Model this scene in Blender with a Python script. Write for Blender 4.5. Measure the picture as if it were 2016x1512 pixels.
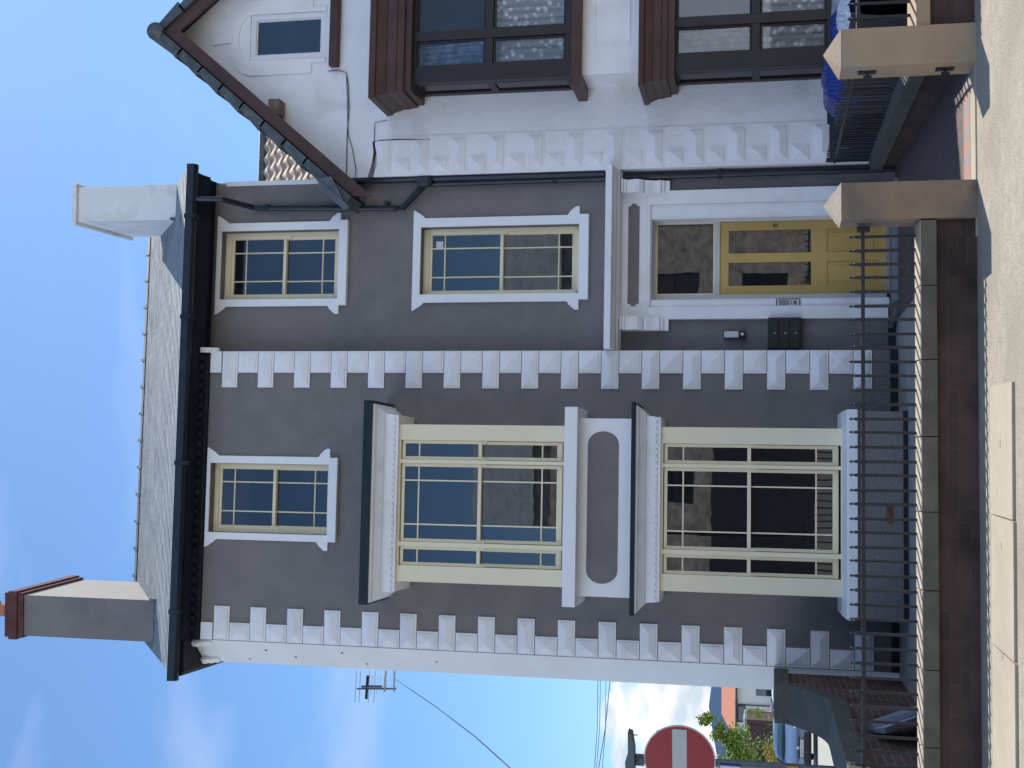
import bpy, bmesh, math, random
from math import radians, sin, cos, pi
from mathutils import Vector, Matrix
random.seed(7)
S = bpy.context.scene
for o in list(bpy.data.objects): bpy.data.objects.remove(o)
C = S.collection
# ---------------------------------------------------------------- camera (turned on its side, as the photograph was taken)
F = 2450.; PIT = radians(11.6); YAW = radians(4.44); ROL = radians(.195); CY = -16.1; CH = 1.6
fw = Vector((sin(YAW)*cos(PIT), cos(YAW)*cos(PIT), sin(PIT)))
rt = Vector((cos(YAW), -sin(YAW), 0)); up = rt.cross(fw)
R_ = cos(ROL)*rt + sin(ROL)*up; U_ = -sin(ROL)*rt + cos(ROL)*up
cam = bpy.data.objects.new('camera', bpy.data.cameras.new('camera')); C.objects.link(cam)
M = Matrix((-U_, R_, -fw)).transposed().to_4x4(); M.translation = Vector((0, CY, CH)); cam.matrix_world = M
cam.data.sensor_width = 36; cam.data.lens = F/2016*36; cam.data.clip_end = 6000; cam.data.clip_start = .1
S.camera = cam
def at(x, y, Y):            # where the sight line of a measured point meets the vertical plane Y
    d = (756-y)/F*R_ - (x-1008)/F*U_ + fw; t = (Y-CY)/d.y
    return (d.x*t, Y, CH+d.z*t)
# ---------------------------------------------------------------- light
SUNV = Vector((.545, .58, 1.05)).normalized(); EL = math.asin(SUNV.z); AZ = math.atan2(SUNV.x, SUNV.y)
W = bpy.data.worlds.new('World'); S.world = W; W.use_nodes = True
nt = W.node_tree; nt.nodes.clear()
def N(t, kind, **kw):
    n = t.nodes.new(kind)
    for k, v in kw.items(): setattr(n, k, v)
    return n
def build_world():
    out = N(nt, 'ShaderNodeOutputWorld'); bg = N(nt, 'ShaderNodeBackground'); bg.inputs[1].default_value = .105
    sky = N(nt, 'ShaderNodeTexSky', sky_type='NISHITA', sun_disc=False, sun_elevation=EL, sun_rotation=AZ)
    sky.air_density = 1.0; sky.dust_density = .6; sky.ozone_density = 2.0
    tc = N(nt, 'ShaderNodeTexCoord'); sep = N(nt, 'ShaderNodeSeparateXYZ')
    nt.links.new(tc.outputs['Generated'], sep.inputs[0])
    # streaky high cloud
    mp = N(nt, 'ShaderNodeMapping'); mp.inputs['Scale'].default_value = (1.6, 1.6, 5.5); mp.inputs['Location'].default_value = (.35, .2, .9)
    nt.links.new(tc.outputs['Generated'], mp.inputs[0])
    n1 = N(nt, 'ShaderNodeTexNoise'); n1.inputs['Scale'].default_value = 2.2; n1.inputs['Detail'].default_value = 6; n1.inputs['Distortion'].default_value = .3
    nt.links.new(mp.outputs[0], n1.inputs[0])
    r1 = N(nt, 'ShaderNodeValToRGB'); r1.color_ramp.elements[0].position = .54; r1.color_ramp.elements[1].position = .8
    nt.links.new(n1.outputs[0], r1.inputs[0])
    # heaped cloud near the horizon
    mp2 = N(nt, 'ShaderNodeMapping'); mp2.inputs['Scale'].default_value = (3, 3, 6)
    nt.links.new(tc.outputs['Generated'], mp2.inputs[0])
    n2 = N(nt, 'ShaderNodeTexNoise'); n2.inputs['Scale'].default_value = 3.2; n2.inputs['Detail'].default_value = 8; n2.inputs['Roughness'].default_value = .55
    nt.links.new(mp2.outputs[0], n2.inputs[0])
    h = N(nt, 'ShaderNodeMath', operation='MULTIPLY'); h.inputs[1].default_value = 6.2; nt.links.new(sep.outputs['Z'], h.inputs[0])
    s2 = N(nt, 'ShaderNodeMath', operation='SUBTRACT'); nt.links.new(n2.outputs[0], s2.inputs[0]); nt.links.new(h.outputs[0], s2.inputs[1])
    r2 = N(nt, 'ShaderNodeMapRange'); r2.inputs[1].default_value = -.22; r2.inputs[2].default_value = -.13; nt.links.new(s2.outputs[0], r2.inputs[0])
    m1 = N(nt, 'ShaderNodeMixRGB'); m1.inputs[2].default_value = (5.2, 6.0, 7.4, 1)
    sc = N(nt, 'ShaderNodeMath', operation='MULTIPLY'); sc.inputs[1].default_value = .36
    nt.links.new(r1.outputs[0], sc.inputs[0]); nt.links.new(sc.outputs[0], m1.inputs[0])
    gm = N(nt, 'ShaderNodeMixRGB', blend_type='MULTIPLY'); gm.inputs[0].default_value = 1; gm.inputs[2].default_value = SKYT
    nt.links.new(sky.outputs[0], gm.inputs[1]); nt.links.new(gm.outputs[0], m1.inputs[1])
    shade = N(nt, 'ShaderNodeTexNoise'); shade.inputs['Scale'].default_value = 9; nt.links.new(mp2.outputs[0], shade.inputs[0])
    cr = N(nt, 'ShaderNodeValToRGB'); cr.color_ramp.elements[0].position = .38; cr.color_ramp.elements[0].color = (4.3, 5.1, 5.9, 1)
    cr.color_ramp.elements[1].position = .6; cr.color_ramp.elements[1].color = (7.0, 7.1, 7.2, 1); nt.links.new(shade.outputs[0], cr.inputs[0])
    m2 = N(nt, 'ShaderNodeMixRGB'); nt.links.new(r2.outputs[0], m2.inputs[0]); nt.links.new(m1.outputs[0], m2.inputs[1]); nt.links.new(cr.outputs[0], m2.inputs[2])
    # unseen bright cloud added behind the camera as fill light for the shaded fronts
    mp3 = N(nt, 'ShaderNodeMapping'); mp3.inputs['Location'].default_value = (3.3, 1.7, .4); nt.links.new(tc.outputs['Generated'], mp3.inputs[0])
    n3 = N(nt, 'ShaderNodeTexNoise'); n3.inputs['Scale'].default_value = 1.9; n3.inputs['Detail'].default_value = 7; nt.links.new(mp3.outputs[0], n3.inputs[0])
    c3 = N(nt, 'ShaderNodeMapRange'); c3.inputs[1].default_value = .36; c3.inputs[2].default_value = .46; nt.links.new(n3.outputs[0], c3.inputs[0])
    b3 = N(nt, 'ShaderNodeMapRange'); b3.inputs[1].default_value = .05; b3.inputs[2].default_value = -.45; nt.links.new(sep.outputs['Y'], b3.inputs[0])
    k3 = N(nt, 'ShaderNodeMath', operation='MULTIPLY'); nt.links.new(c3.outputs[0], k3.inputs[0]); nt.links.new(b3.outputs[0], k3.inputs[1])
    m3 = N(nt, 'ShaderNodeMixRGB'); m3.inputs[2].default_value = (11.8, 13.6, 17.0, 1); ax = N(nt, 'ShaderNodeMath', operation='ABSOLUTE'); nt.links.new(sep.outputs['X'], ax.inputs[0])
    sx = N(nt, 'ShaderNodeMapRange'); sx.inputs[1].default_value = .40; sx.inputs[2].default_value = .46; nt.links.new(ax.outputs[0], sx.inputs[0])
    hz = N(nt, 'ShaderNodeMapRange'); hz.inputs[1].default_value = .12; hz.inputs[2].default_value = .07; nt.links.new(sep.outputs['Z'], hz.inputs[0])
    mx_ = N(nt, 'ShaderNodeMath', operation='MAXIMUM'); nt.links.new(sx.outputs[0], mx_.inputs[0]); nt.links.new(hz.outputs[0], mx_.inputs[1])
    hi = N(nt, 'ShaderNodeMapRange'); hi.inputs[1].default_value = .62; hi.inputs[2].default_value = .45; nt.links.new(sep.outputs['Z'], hi.inputs[0])
    sx2 = N(nt, 'ShaderNodeMath', operation='MULTIPLY'); nt.links.new(sx.outputs[0], sx2.inputs[0]); nt.links.new(hi.outputs[0], sx2.inputs[1]); nt.links.new(sx2.outputs[0], mx_.inputs[0])
    k4 = N(nt, 'ShaderNodeMath', operation='MULTIPLY'); nt.links.new(k3.outputs[0], k4.inputs[0]); nt.links.new(mx_.outputs[0], k4.inputs[1])
    nt.links.new(k4.outputs[0], m3.inputs[0]); nt.links.new(m2.outputs[0], m3.inputs[1])
    nt.links.new(m3.outputs[0], bg.inputs[0]); nt.links.new(bg.outputs[0], out.inputs[0])
SKYT = (.72, .95, 1.14, 1)
build_world()
sun = bpy.data.objects.new('sun', bpy.data.lights.new('sun', 'SUN')); C.objects.link(sun)
sun.data.energy = 4.2; sun.data.angle = radians(.5); sun.data.color = (1, .93, .82)
sun.rotation_euler = SUNV.to_track_quat('Z', 'Y').to_euler(); sun.location = (0, 0, 40)
S.view_settings.view_transform = 'Standard'; S.view_settings.look = 'None'; S.view_settings.gamma = 1; S.view_settings.exposure = 0.55
# ---------------------------------------------------------------- materials
MATS = {}
def mat(name, col, rough=.7, var=.12, vs=6, bump=0, bs=60, metal=0, ior=1.45, col2=None, c2s=1.5, c2t=(.45, .65), spec=.5, coat=0, speck=None):
    if name in MATS: return MATS[name]
    m = bpy.data.materials.new(name); m.use_nodes = True; t = m.node_tree; b = t.nodes['Principled BSDF']; L = t.links.new
    tc = N(t, 'ShaderNodeTexCoord'); P = tc.outputs['Object']
    b.inputs['Roughness'].default_value = rough; b.inputs['Metallic'].default_value = metal; b.inputs['IOR'].default_value = ior
    b.inputs['Specular IOR Level'].default_value = spec; b.inputs['Coat Weight'].default_value = coat
    base = N(t, 'ShaderNodeMixRGB'); base.inputs[1].default_value = (*[c*(1-var) for c in col], 1); base.inputs[2].default_value = (*[min(1, c*(1+var)) for c in col], 1)
    n = N(t, 'ShaderNodeTexNoise'); n.inputs['Scale'].default_value = vs; n.inputs['Detail'].default_value = 5; L(P, n.inputs[0])
    rg = N(t, 'ShaderNodeMapRange'); rg.inputs[1].default_value = .3; rg.inputs[2].default_value = .7; L(n.outputs[0], rg.inputs[0]); L(rg.outputs[0], base.inputs[0])
    last = base.outputs[0]
    if col2:
        n2 = N(t, 'ShaderNodeTexNoise'); n2.inputs['Scale'].default_value = c2s; n2.inputs['Detail'].default_value = 6; n2.inputs['Distortion'].default_value = .4; L(P, n2.inputs[0])
        r2 = N(t, 'ShaderNodeMapRange'); r2.inputs[1].default_value = c2t[0]; r2.inputs[2].default_value = c2t[1]; L(n2.outputs[0], r2.inputs[0])
        mx = N(t, 'ShaderNodeMixRGB'); mx.inputs[2].default_value = (*col2, 1); L(r2.outputs[0], mx.inputs[0]); L(last, mx.inputs[1]); last = mx.outputs[0]
    if speck:
        v = N(t, 'ShaderNodeTexNoise'); v.inputs['Scale'].default_value = speck[1]; v.inputs['Detail'].default_value = 3; L(P, v.inputs[0])
        r3 = N(t, 'ShaderNodeMapRange'); r3.inputs[1].default_value = speck[2]; r3.inputs[2].default_value = speck[2]+.06; L(v.outputs[0], r3.inputs[0])
        mx = N(t, 'ShaderNodeMixRGB'); mx.inputs[2].default_value = (*speck[0], 1); L(r3.outputs[0], mx.inputs[0]); L(last, mx.inputs[1]); last = mx.outputs[0]
    L(last, b.inputs['Base Color'])
    if bump:
        nb = N(t, 'ShaderNodeTexNoise'); nb.inputs['Scale'].default_value = bs; nb.inputs['Detail'].default_value = 4; L(P, nb.inputs[0])
        bp = N(t, 'ShaderNodeBump'); bp.inputs['Strength'].default_value = bump; bp.inputs['Distance'].default_value = .02; L(nb.outputs[0], bp.inputs['Height']); L(bp.outputs[0], b.inputs['Normal'])
    MATS[name] = m; return m
def brick_mat(name, c1, c2, mortar, w=.225, h=.075, ms=.012, var=.5):
    m = bpy.data.materials.new(name); m.use_nodes = True; t = m.node_tree; b = t.nodes['Principled BSDF']; L = t.links.new
    tc = N(t, 'ShaderNodeTexCoord'); sp = N(t, 'ShaderNodeSeparateXYZ'); L(tc.outputs['Object'], sp.inputs[0])
    ad = N(t, 'ShaderNodeMath', operation='ADD'); L(sp.outputs[0], ad.inputs[0]); L(sp.outputs[1], ad.inputs[1])
    cb = N(t, 'ShaderNodeCombineXYZ'); L(ad.outputs[0], cb.inputs[0]); L(sp.outputs[2], cb.inputs[1])
    br = N(t, 'ShaderNodeTexBrick'); L(cb.outputs[0], br.inputs[0]); br.inputs['Scale'].default_value = 1
    br.inputs['Brick Width'].default_value = w; br.inputs['Row Height'].default_value = h; br.inputs['Mortar Size'].default_value = ms*.5; br.inputs['Mortar Smooth'].default_value = .3
    br.inputs['Color1'].default_value = (*c1, 1); br.inputs['Color2'].default_value = (*c2, 1); br.inputs['Mortar'].default_value = (*mortar, 1); br.inputs['Bias'].default_value = 0
    n = N(t, 'ShaderNodeTexNoise'); n.inputs['Scale'].default_value = 3; n.inputs['Detail'].default_value = 8; L(tc.outputs['Object'], n.inputs[0])
    rg = N(t, 'ShaderNodeMapRange'); rg.inputs[1].default_value = .3; rg.inputs[2].default_value = .7; rg.inputs[3].default_value = 1-var; rg.inputs[4].default_value = 1+var*.6; L(n.outputs[0], rg.inputs[0])
    mx = N(t, 'ShaderNodeMixRGB', blend_type='MULTIPLY'); mx.inputs[0].default_value = 1; L(br.outputs[0], mx.inputs[1]); L(rg.outputs[0], mx.inputs[2]); L(mx.outputs[0], b.inputs['Base Color'])
    b.inputs['Roughness'].default_value = .9
    bp = N(t, 'ShaderNodeBump'); bp.invert = True; bp.inputs['Strength'].default_value = .6; bp.inputs['Distance'].default_value = .01; L(br.outputs['Fac'], bp.inputs['Height']); L(bp.outputs[0], b.inputs['Normal'])
    MATS[name] = m; return m
def glass_mat(name, base=(.012, .014, .018), ior=2.1, wave=.02, rough=.01):
    m = bpy.data.materials.new(name); m.use_nodes = True; t = m.node_tree; b = t.nodes['Principled BSDF']
    b.inputs['Base Color'].default_value = (*base, 1); b.inputs['Roughness'].default_value = rough; b.inputs['IOR'].default_value = ior
    n = N(t, 'ShaderNodeTexNoise'); n.inputs['Scale'].default_value = 1.6; tc = N(t, 'ShaderNodeTexCoord'); t.links.new(tc.outputs['Object'], n.inputs[0])
    bp = N(t, 'ShaderNodeBump'); bp.inputs['Strength'].default_value = wave; bp.inputs['Distance'].default_value = .1; t.links.new(n.outputs[0], bp.inputs['Height']); t.links.new(bp.outputs[0], b.inputs['Normal'])
    MATS[name] = m; return m
render = mat('grey_render', (.205, .19, .185), .9, .10, 3, .9, 42, col2=(.235, .21, .20), c2s=.7, speck=((.10, .09, .085), 55, .66))
white = mat('white_paint', (.85, .84, .85), .55, .04, 5, .12, 40, col2=(.70, .68, .65), c2s=2.2, c2t=(.55, .8))
whiter = mat('white_trim', (.86, .86, .87), .5, .02, 5, .06, 50)
oldwhite = mat('old_white_render', (.87, .85, .86), .75, .04, 2.5, .35, 22, col2=(.70, .66, .62), c2s=1.6, c2t=(.56, .78))
splayw = mat('smooth_white_render', (.80, .79, .78), .7, .04, 2, .25, 25, speck=((.12, .10, .09), 9, .86))
cream = mat('cream_paint', (.86, .765, .54), .4, .03, 3, .05, 60, col2=(.74, .66, .42), c2s=3, c2t=(.6, .9))
yellow = mat('door_paint', (.60, .39, .12), .4, .06, 3, .03, 60)
navy = mat('black_paint', (.016, .02, .03), .35, .3, 5, .05, 30)
iron = mat('iron_paint', (.025, .027, .033), .38, .25, 15, .1, 90)
lead = mat('lead', (.10, .12, .15), .55, .3, 5, .2, 20)
slate = mat('slate', (.205, .24, .275), .7, .25, 1.7, .12, 60, spec=.6, ior=1.5, col2=(.27, .30, .32), c2s=9, c2t=(.5, .62))
tile = mat('roof_tile', (.07, .085, .095), .6, .3, 4, .3, 40, col2=(.14, .15, .13), c2s=7, c2t=(.55, .7))
pant = mat('pantile', (.42, .30, .22), .8, .3, 4, .4, 40, col2=(.55, .5, .42), c2s=5)
brown = mat('brown_stain', (.068, .030, .024), .45, .25, 3, .12, 30)
dbrown = mat('dark_brown_frame', (.022, .016, .015), .4, .25, 4, .05, 30)
sand = mat('sandstone', (.27, .195, .135), .85, .16, 5, .35, 60, col2=(.13, .115, .10), c2s=2.4, c2t=(.46, .66))
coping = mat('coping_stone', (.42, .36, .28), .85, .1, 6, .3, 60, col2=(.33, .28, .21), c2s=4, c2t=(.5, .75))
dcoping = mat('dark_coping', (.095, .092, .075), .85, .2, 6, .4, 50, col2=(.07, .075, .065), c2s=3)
brick = brick_mat('dark_brick', (.085, .046, .038), (.060, .038, .034), (.080, .062, .055))
dbrick = brick_mat('side_brick', (.13, .055, .042), (.085, .045, .038), (.17, .15, .13))
obrick = brick_mat('opposite_brick', (.42, .38, .33), (.34, .30, .26), (.42, .39, .35))
asph = mat('pavement_asphalt', (.36, .325, .26), .9, .13, 8, .5, 160, col2=(.30, .27, .215), c2s=.8, speck=((.14, .13, .11), 70, .575))
slab = mat('concrete_slab', (.385, .345, .265), .85, .06, 10, .3, 120, col2=(.35, .31, .24), c2s=1.2)
road = mat('road_asphalt', (.20, .20, .19), .9, .2, 5, .6, 140)
concrete = mat('yard_concrete', (.30, .29, .26), .9, .15, 3, .3, 40)
sideroad_m = mat('side_road_concrete', (.36, .36, .31), .9, .08, 1.5, .2, 40)
grass = mat('earth', (.10, .12, .06), 1, .3, .5)
glass = glass_mat('window_glass', wave=.012)
dglass = glass_mat('dark_glass', (.010, .010, .011), 1.6, .02)
cglass = glass_mat('car_glass', (.02, .045, .05), 1.7, .0)
red = mat('sign_red', (.33, .014, .016), .35, .05, 20)
signw = mat('sign_white', (.52, .52, .52), .4, .03, 20)
steel = mat('galvanised', (.13, .15, .17), .45, .2, 20, .1, 60, metal=.5)
alum = mat('aluminium', (.55, .56, .58), .35, .1, 20, metal=.7)
carblue = mat('car_paint', (.17, .22, .31), .28, .03, 2, metal=.65, coat=.6)
carwhite = mat('car_white', (.8, .8, .8), .3, .02, 2, coat=.5)
carred = mat('car_red', (.6, .03, .05), .3, .02, 2, coat=.5)
blackpl = mat('black_plastic', (.02, .02, .022), .5, .2, 10)
rubber = mat('rubber', (.02, .02, .02), .8, .2, 10)
lampg = mat('lamp_lens', (.75, .76, .78), .15, .05, 20)
tarpb = mat('blue_sheet', (.010, .035, .20), .32, .2, 5, .6, 14)
silver = mat('silver_sheet', (.62, .63, .66), .2, .15, 8, .8, 16, metal=.35)
leaf = mat('leaf_green', (.20, .28, .035), .55, .5, 3); leafd = mat('leaf_dark', (.045, .075, .025), .5, .5, 4)
leafy = mat('leaf_yellow', (.42, .28, .05), .6, .4, 5); leaf3 = mat('leaf_pale', (.22, .30, .06), .6, .4, 5)
bark = mat('bark', (.16, .12, .08), .9, .3, 8)
orange = mat('orange_roof', (.43, .17, .11), .85, .12, 3)
palewall = mat('pale_wall', (.62, .62, .60), .8, .05, 1)
hillm = mat('hill_blue', (.19, .27, .40), 1, .1, .01)  # distance haze is put into this pale blue
terracotta = mat('terracotta', (.45, .18, .10), .8, .15, 6)
redcap = mat('red_chimney_cap', (.11, .038, .036), .8, .25, 8, .3, 40)
chim_w = mat('chimney_white', (.80, .79, .78), .75, .06, 2, .3, 20, col2=(.62, .60, .57), c2s=2, c2t=(.5, .75))
chim_g = mat('chimney_render', (.37, .34, .31), .85, .05, 4, .4, 40)
brass = mat('brass', (.25, .17, .06), .35, .1, 20, metal=.8)
silverp = mat('panel_silver', (.55, .55, .55), .35, .05, 20); lgrey = mat('light_grey_plastic', (.62, .64, .66), .4, .03, 10)
boardm = mat('grey_board', (.22, .25, .28), .6, .1, 6); airb = mat('terracotta_vent', (.20, .09, .05), .9, .3, 30)
platem = mat('plate', (.6, .6, .55), .4, .02, 5)
# path tiles: shade painted into the dark pair, sunlight into the bright pair
def path_tiles(nm, ca, cb, sz):
    m = bpy.data.materials.new(nm); m.use_nodes = True; t = m.node_tree; b = t.nodes['Principled BSDF']; L = t.links.new
    tc = N(t, 'ShaderNodeTexCoord'); mp = N(t, 'ShaderNodeMapping'); mp.inputs['Rotation'].default_value = (0, 0, pi/4); L(tc.outputs['Object'], mp.inputs[0])
    ch = N(t, 'ShaderNodeTexChecker'); ch.inputs['Scale'].default_value = 1/sz; ch.inputs[1].default_value = ca; ch.inputs[2].default_value = cb; L(mp.outputs[0], ch.inputs[0])
    L(ch.outputs[0], b.inputs['Base Color']); b.inputs['Roughness'].default_value = .7; return m
tiles = path_tiles('path_tiles', (.11, .058, .048, 1), (.05, .05, .062, 1), .11); tiles2 = path_tiles('sunlit_tiles', (.36, .16, .10, 1), (.20, .19, .21, 1), .15)
def lace_mat():
    m = bpy.data.materials.new('lace_curtain'); m.use_nodes = True; t = m.node_tree; b = t.nodes['Principled BSDF']; L = t.links.new
    tc = N(t, 'ShaderNodeTexCoord'); v = N(t, 'ShaderNodeTexVoronoi', feature='F1'); v.inputs['Scale'].default_value = 11; v.inputs['Randomness'].default_value = .95; mpl = N(t, 'ShaderNodeMapping'); mpl.inputs['Scale'].default_value = (1, .01, 1); L(tc.outputs['Object'], mpl.inputs[0]); L(mpl.outputs[0], v.inputs[0])
    v2 = N(t, 'ShaderNodeTexVoronoi', feature='DISTANCE_TO_EDGE'); v2.inputs['Scale'].default_value = 34; L(mpl.outputs[0], v2.inputs[0])
    r = N(t, 'ShaderNodeValToRGB'); e = r.color_ramp.elements; e[0].position = .20; e[0].color = (.85, .85, .85, 1); e[1].position = .27; e[1].color = (.24, .24, .25, 1)
    k = e.new(.34); k.color = (.7, .7, .7, 1); k = e.new(.42); k.color = (.26, .26, .27, 1); L(v.outputs['Distance'], r.inputs[0])
    r2 = N(t, 'ShaderNodeMapRange'); r2.inputs[1].default_value = .02; r2.inputs[2].default_value = .07; r2.inputs[3].default_value = .35; r2.inputs[4].default_value = 0; L(v2.outputs[0], r2.inputs[0])
    mx = N(t, 'ShaderNodeMixRGB'); mx.inputs[2].default_value = (.55, .55, .55, 1); L(r2.outputs[0], mx.inputs[0]); L(r.outputs[0], mx.inputs[1])
    w = N(t, 'ShaderNodeTexWave', wave_type='BANDS', bands_direction='X'); w.inputs['Scale'].default_value = 3.2; w.inputs['Distortion'].default_value = 2; L(tc.outputs['Object'], w.inputs[0])
    wr = N(t, 'ShaderNodeMapRange'); wr.inputs[4].default_value = 1.1; L(w.outputs[1], wr.inputs[0]); wr.inputs[3].default_value = .9
    m2 = N(t, 'ShaderNodeMixRGB', blend_type='MULTIPLY'); m2.inputs[0].default_value = 1; L(mx.outputs[0], m2.inputs[1]); L(wr.outputs[0], m2.inputs[2]); L(m2.outputs[0], b.inputs['Base Color'])
    b.inputs['Roughness'].default_value = .9; return m
lace = lace_mat()
def clear_glass():
    m = bpy.data.materials.new('clear_glass'); m.use_nodes = True; t = m.node_tree; t.nodes.clear()
    o = N(t, 'ShaderNodeOutputMaterial'); a = N(t, 'ShaderNodeBsdfTransparent'); g = N(t, 'ShaderNodeBsdfGlossy'); g.inputs['Roughness'].default_value = .02
    x = N(t, 'ShaderNodeMixShader'); x.inputs[0].default_value = .045; t.links.new(a.outputs[0], x.inputs[1]); t.links.new(g.outputs[0], x.inputs[2]); t.links.new(x.outputs[0], o.inputs[0]); return m
clearg = clear_glass()
curtb = mat('blue_curtain', (.20, .28, .42), .9, .5, 9); curtw = mat('pale_curtain', (.27, .26, .21), .9, .3, 9)
# ---------------------------------------------------------------- mesh helpers
class MB:
    def __init__(s): s.v = []; s.f = []
    def add(s, vs, fs):
        o = len(s.v); s.v += [tuple(v) for v in vs]; s.f += [tuple(i+o for i in f) for f in fs]; return s
    def box(s, x0, x1, y0, y1, z0, z1):
        if x0 > x1: x0, x1 = x1, x0
        if y0 > y1: y0, y1 = y1, y0
        if z0 > z1: z0, z1 = z1, z0
        return s.add([(x0,y0,z0),(x1,y0,z0),(x1,y1,z0),(x0,y1,z0),(x0,y0,z1),(x1,y0,z1),(x1,y1,z1),(x0,y1,z1)],
                     [(0,3,2,1),(4,5,6,7),(0,1,5,4),(1,2,6,5),(2,3,7,6),(3,0,4,7)])
    def prism(s, pts, a, b, axis='y'):      # polygon of (u,v) pushed from a to b along an axis
        n = len(pts)
        def p(u, v, w): return (u, w, v) if axis == 'y' else ((w, u, v) if axis == 'x' else (u, v, w))
        vs = [p(u, v, a) for u, v in pts] + [p(u, v, b) for u, v in pts]
        fs = [tuple(range(n))[::-1], tuple(range(n, 2*n))] + [(i, (i+1) % n, n+(i+1) % n, n+i) for i in range(n)]
        return s.add(vs, fs)
    def tube(s, pts, r, n=8, cap=True):
        pts = [Vector(p) for p in pts]; rs = r if isinstance(r, (list, tuple)) else [r]*len(pts); o = len(s.v); base = []
        for i, p in enumerate(pts):
            d = (pts[min(i+1, len(pts)-1)]-pts[max(i-1, 0)]).normalized(); a = d.cross(Vector((0, 0, 1)))
            if a.length < .1: a = d.cross(Vector((0, 1, 0)))
            a.normalize(); b = d.cross(a).normalized()
            for k in range(n):
                t = 2*pi*k/n; base.append(p+rs[i]*(cos(t)*a+sin(t)*b))
        fs = [(i*n+k, i*n+(k+1) % n, (i+1)*n+(k+1) % n, (i+1)*n+k) for i in range(len(pts)-1) for k in range(n)]
        if cap: fs += [tuple(range(n))[::-1], tuple(range((len(pts)-1)*n, len(pts)*n))]
        return s.add(base, fs)
    def beam(s, p, q, w, h, upv=(0, 0, 1)):
        p = Vector(p); q = Vector(q); d = (q-p).normalized(); a = d.cross(Vector(upv)).normalized(); b = a.cross(d).normalized()
        vs = [c+sx*a*w/2+sz*b*h/2 for c in (p, q) for sx, sz in ((-1,-1),(1,-1),(1,1),(-1,1))]
        return s.add(vs, [(3,2,1,0),(4,5,6,7),(0,1,5,4),(1,2,6,5),(2,3,7,6),(3,0,4,7)])
    def lathe(s, prof, c=(0, 0, 0), n=20, axis='z'):
        vs = []
        for r, h in prof:
            for k in range(n):
                t = 2*pi*k/n; u, v = r*cos(t), r*sin(t)
                vs.append((c[0]+u, c[1]+v, c[2]+h) if axis == 'z' else ((c[0]+u, c[1]+h, c[2]+v) if axis == 'y' else (c[0]+h, c[1]+u, c[2]+v)))
        m = len(prof); fs = [(i*n+k, i*n+(k+1) % n, (i+1)*n+(k+1) % n, (i+1)*n+k) for i in range(m-1) for k in range(n)]
        fs += [tuple(range(n))[::-1], tuple(range((m-1)*n, m*n))]
        return s.add(vs, fs)
    def build(s, name, m, parent=None, smooth=False, bevel=0, loc=None, rotz=0):
        me = bpy.data.meshes.new(name); me.from_pydata(s.v, [], s.f); me.materials.append(m)
        bm = bmesh.new(); bm.from_mesh(me); bmesh.ops.recalc_face_normals(bm, faces=bm.faces); bm.to_mesh(me); bm.free()
        if smooth:
            for p in me.polygons: p.use_smooth = True
        o = bpy.data.objects.new(name, me); C.objects.link(o)
        if parent: o.parent = parent
        if loc: o.location = loc
        if rotz: o.rotation_euler.z = rotz
        if bevel:
            b = o.modifiers.new('bevel', 'BEVEL'); b.width = bevel; b.segments = 2; b.limit_method = 'ANGLE'; b.angle_limit = radians(35)
        return o
def tag(o, label=None, cat=None, group=None, kind=None):
    if label: o['label'] = label
    if cat: o['category'] = cat
    if group: o['group'] = group
    if kind: o['kind'] = kind
    return o
def thing(name, label, cat, loc=(0, 0, 0), group=None, rotz=0):
    o = bpy.data.objects.new(name, None); C.objects.link(o); o.location = loc; o.rotation_euler.z = rotz; o.empty_display_size = .2
    return tag(o, label, cat, group)
def struct(name, mb, m): return tag(mb.build(name, m), kind='structure')
def dup(o, parent=None):
    c = o.copy(); C.objects.link(c); c.parent = parent
    for ch in [x for x in bpy.data.objects if x.parent == o]: dup(ch, c)
    return c
def wall(mb, x0, x1, z0, z1, y, holes, depth=.2, axis='y'):
    """front face with rectangular holes and their reveals; axis y: faces -Y at y."""
    xs = sorted({x0, x1, *[h[0] for h in holes], *[h[1] for h in holes]}); zs = sorted({z0, z1, *[h[2] for h in holes], *[h[3] for h in holes]})
    P = (lambda x, y_, z: (x, y_, z)) if axis == 'y' else (lambda x, y_, z: (y_, x, z))
    for i in range(len(xs)-1):
        for j in range(len(zs)-1):
            cx, cz = (xs[i]+xs[i+1])/2, (zs[j]+zs[j+1])/2
            if any(h[0] < cx < h[1] and h[2] < cz < h[3] for h in holes): continue
            mb.add([P(xs[i], y, zs[j]), P(xs[i+1], y, zs[j]), P(xs[i+1], y, zs[j+1]), P(xs[i], y, zs[j+1])], [(0, 1, 2, 3)])
    for a, b, c, d in holes:
        for p, q in (((a, c), (b, c)), ((b, c), (b, d)), ((b, d), (a, d)), ((a, d), (a, c))):
            mb.add([P(p[0], y, p[1]), P(q[0], y, q[1]), P(q[0], y+depth, q[1]), P(p[0], y+depth, p[1])], [(0, 1, 2, 3)])
    return mb
def frame(mb, x0, x1, z0, z1, w, y0, y1, wb=None):      # rectangular frame, members butted
    wb = wb or w
    mb.box(x0, x0+w, y0, y1, z0, z1); mb.box(x1-w, x1, y0, y1, z0, z1)
    mb.box(x0+w, x1-w, y0, y1, z1-w, z1); mb.box(x0+w, x1-w, y0, y1, z0, z0+wb)
    return mb
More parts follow.
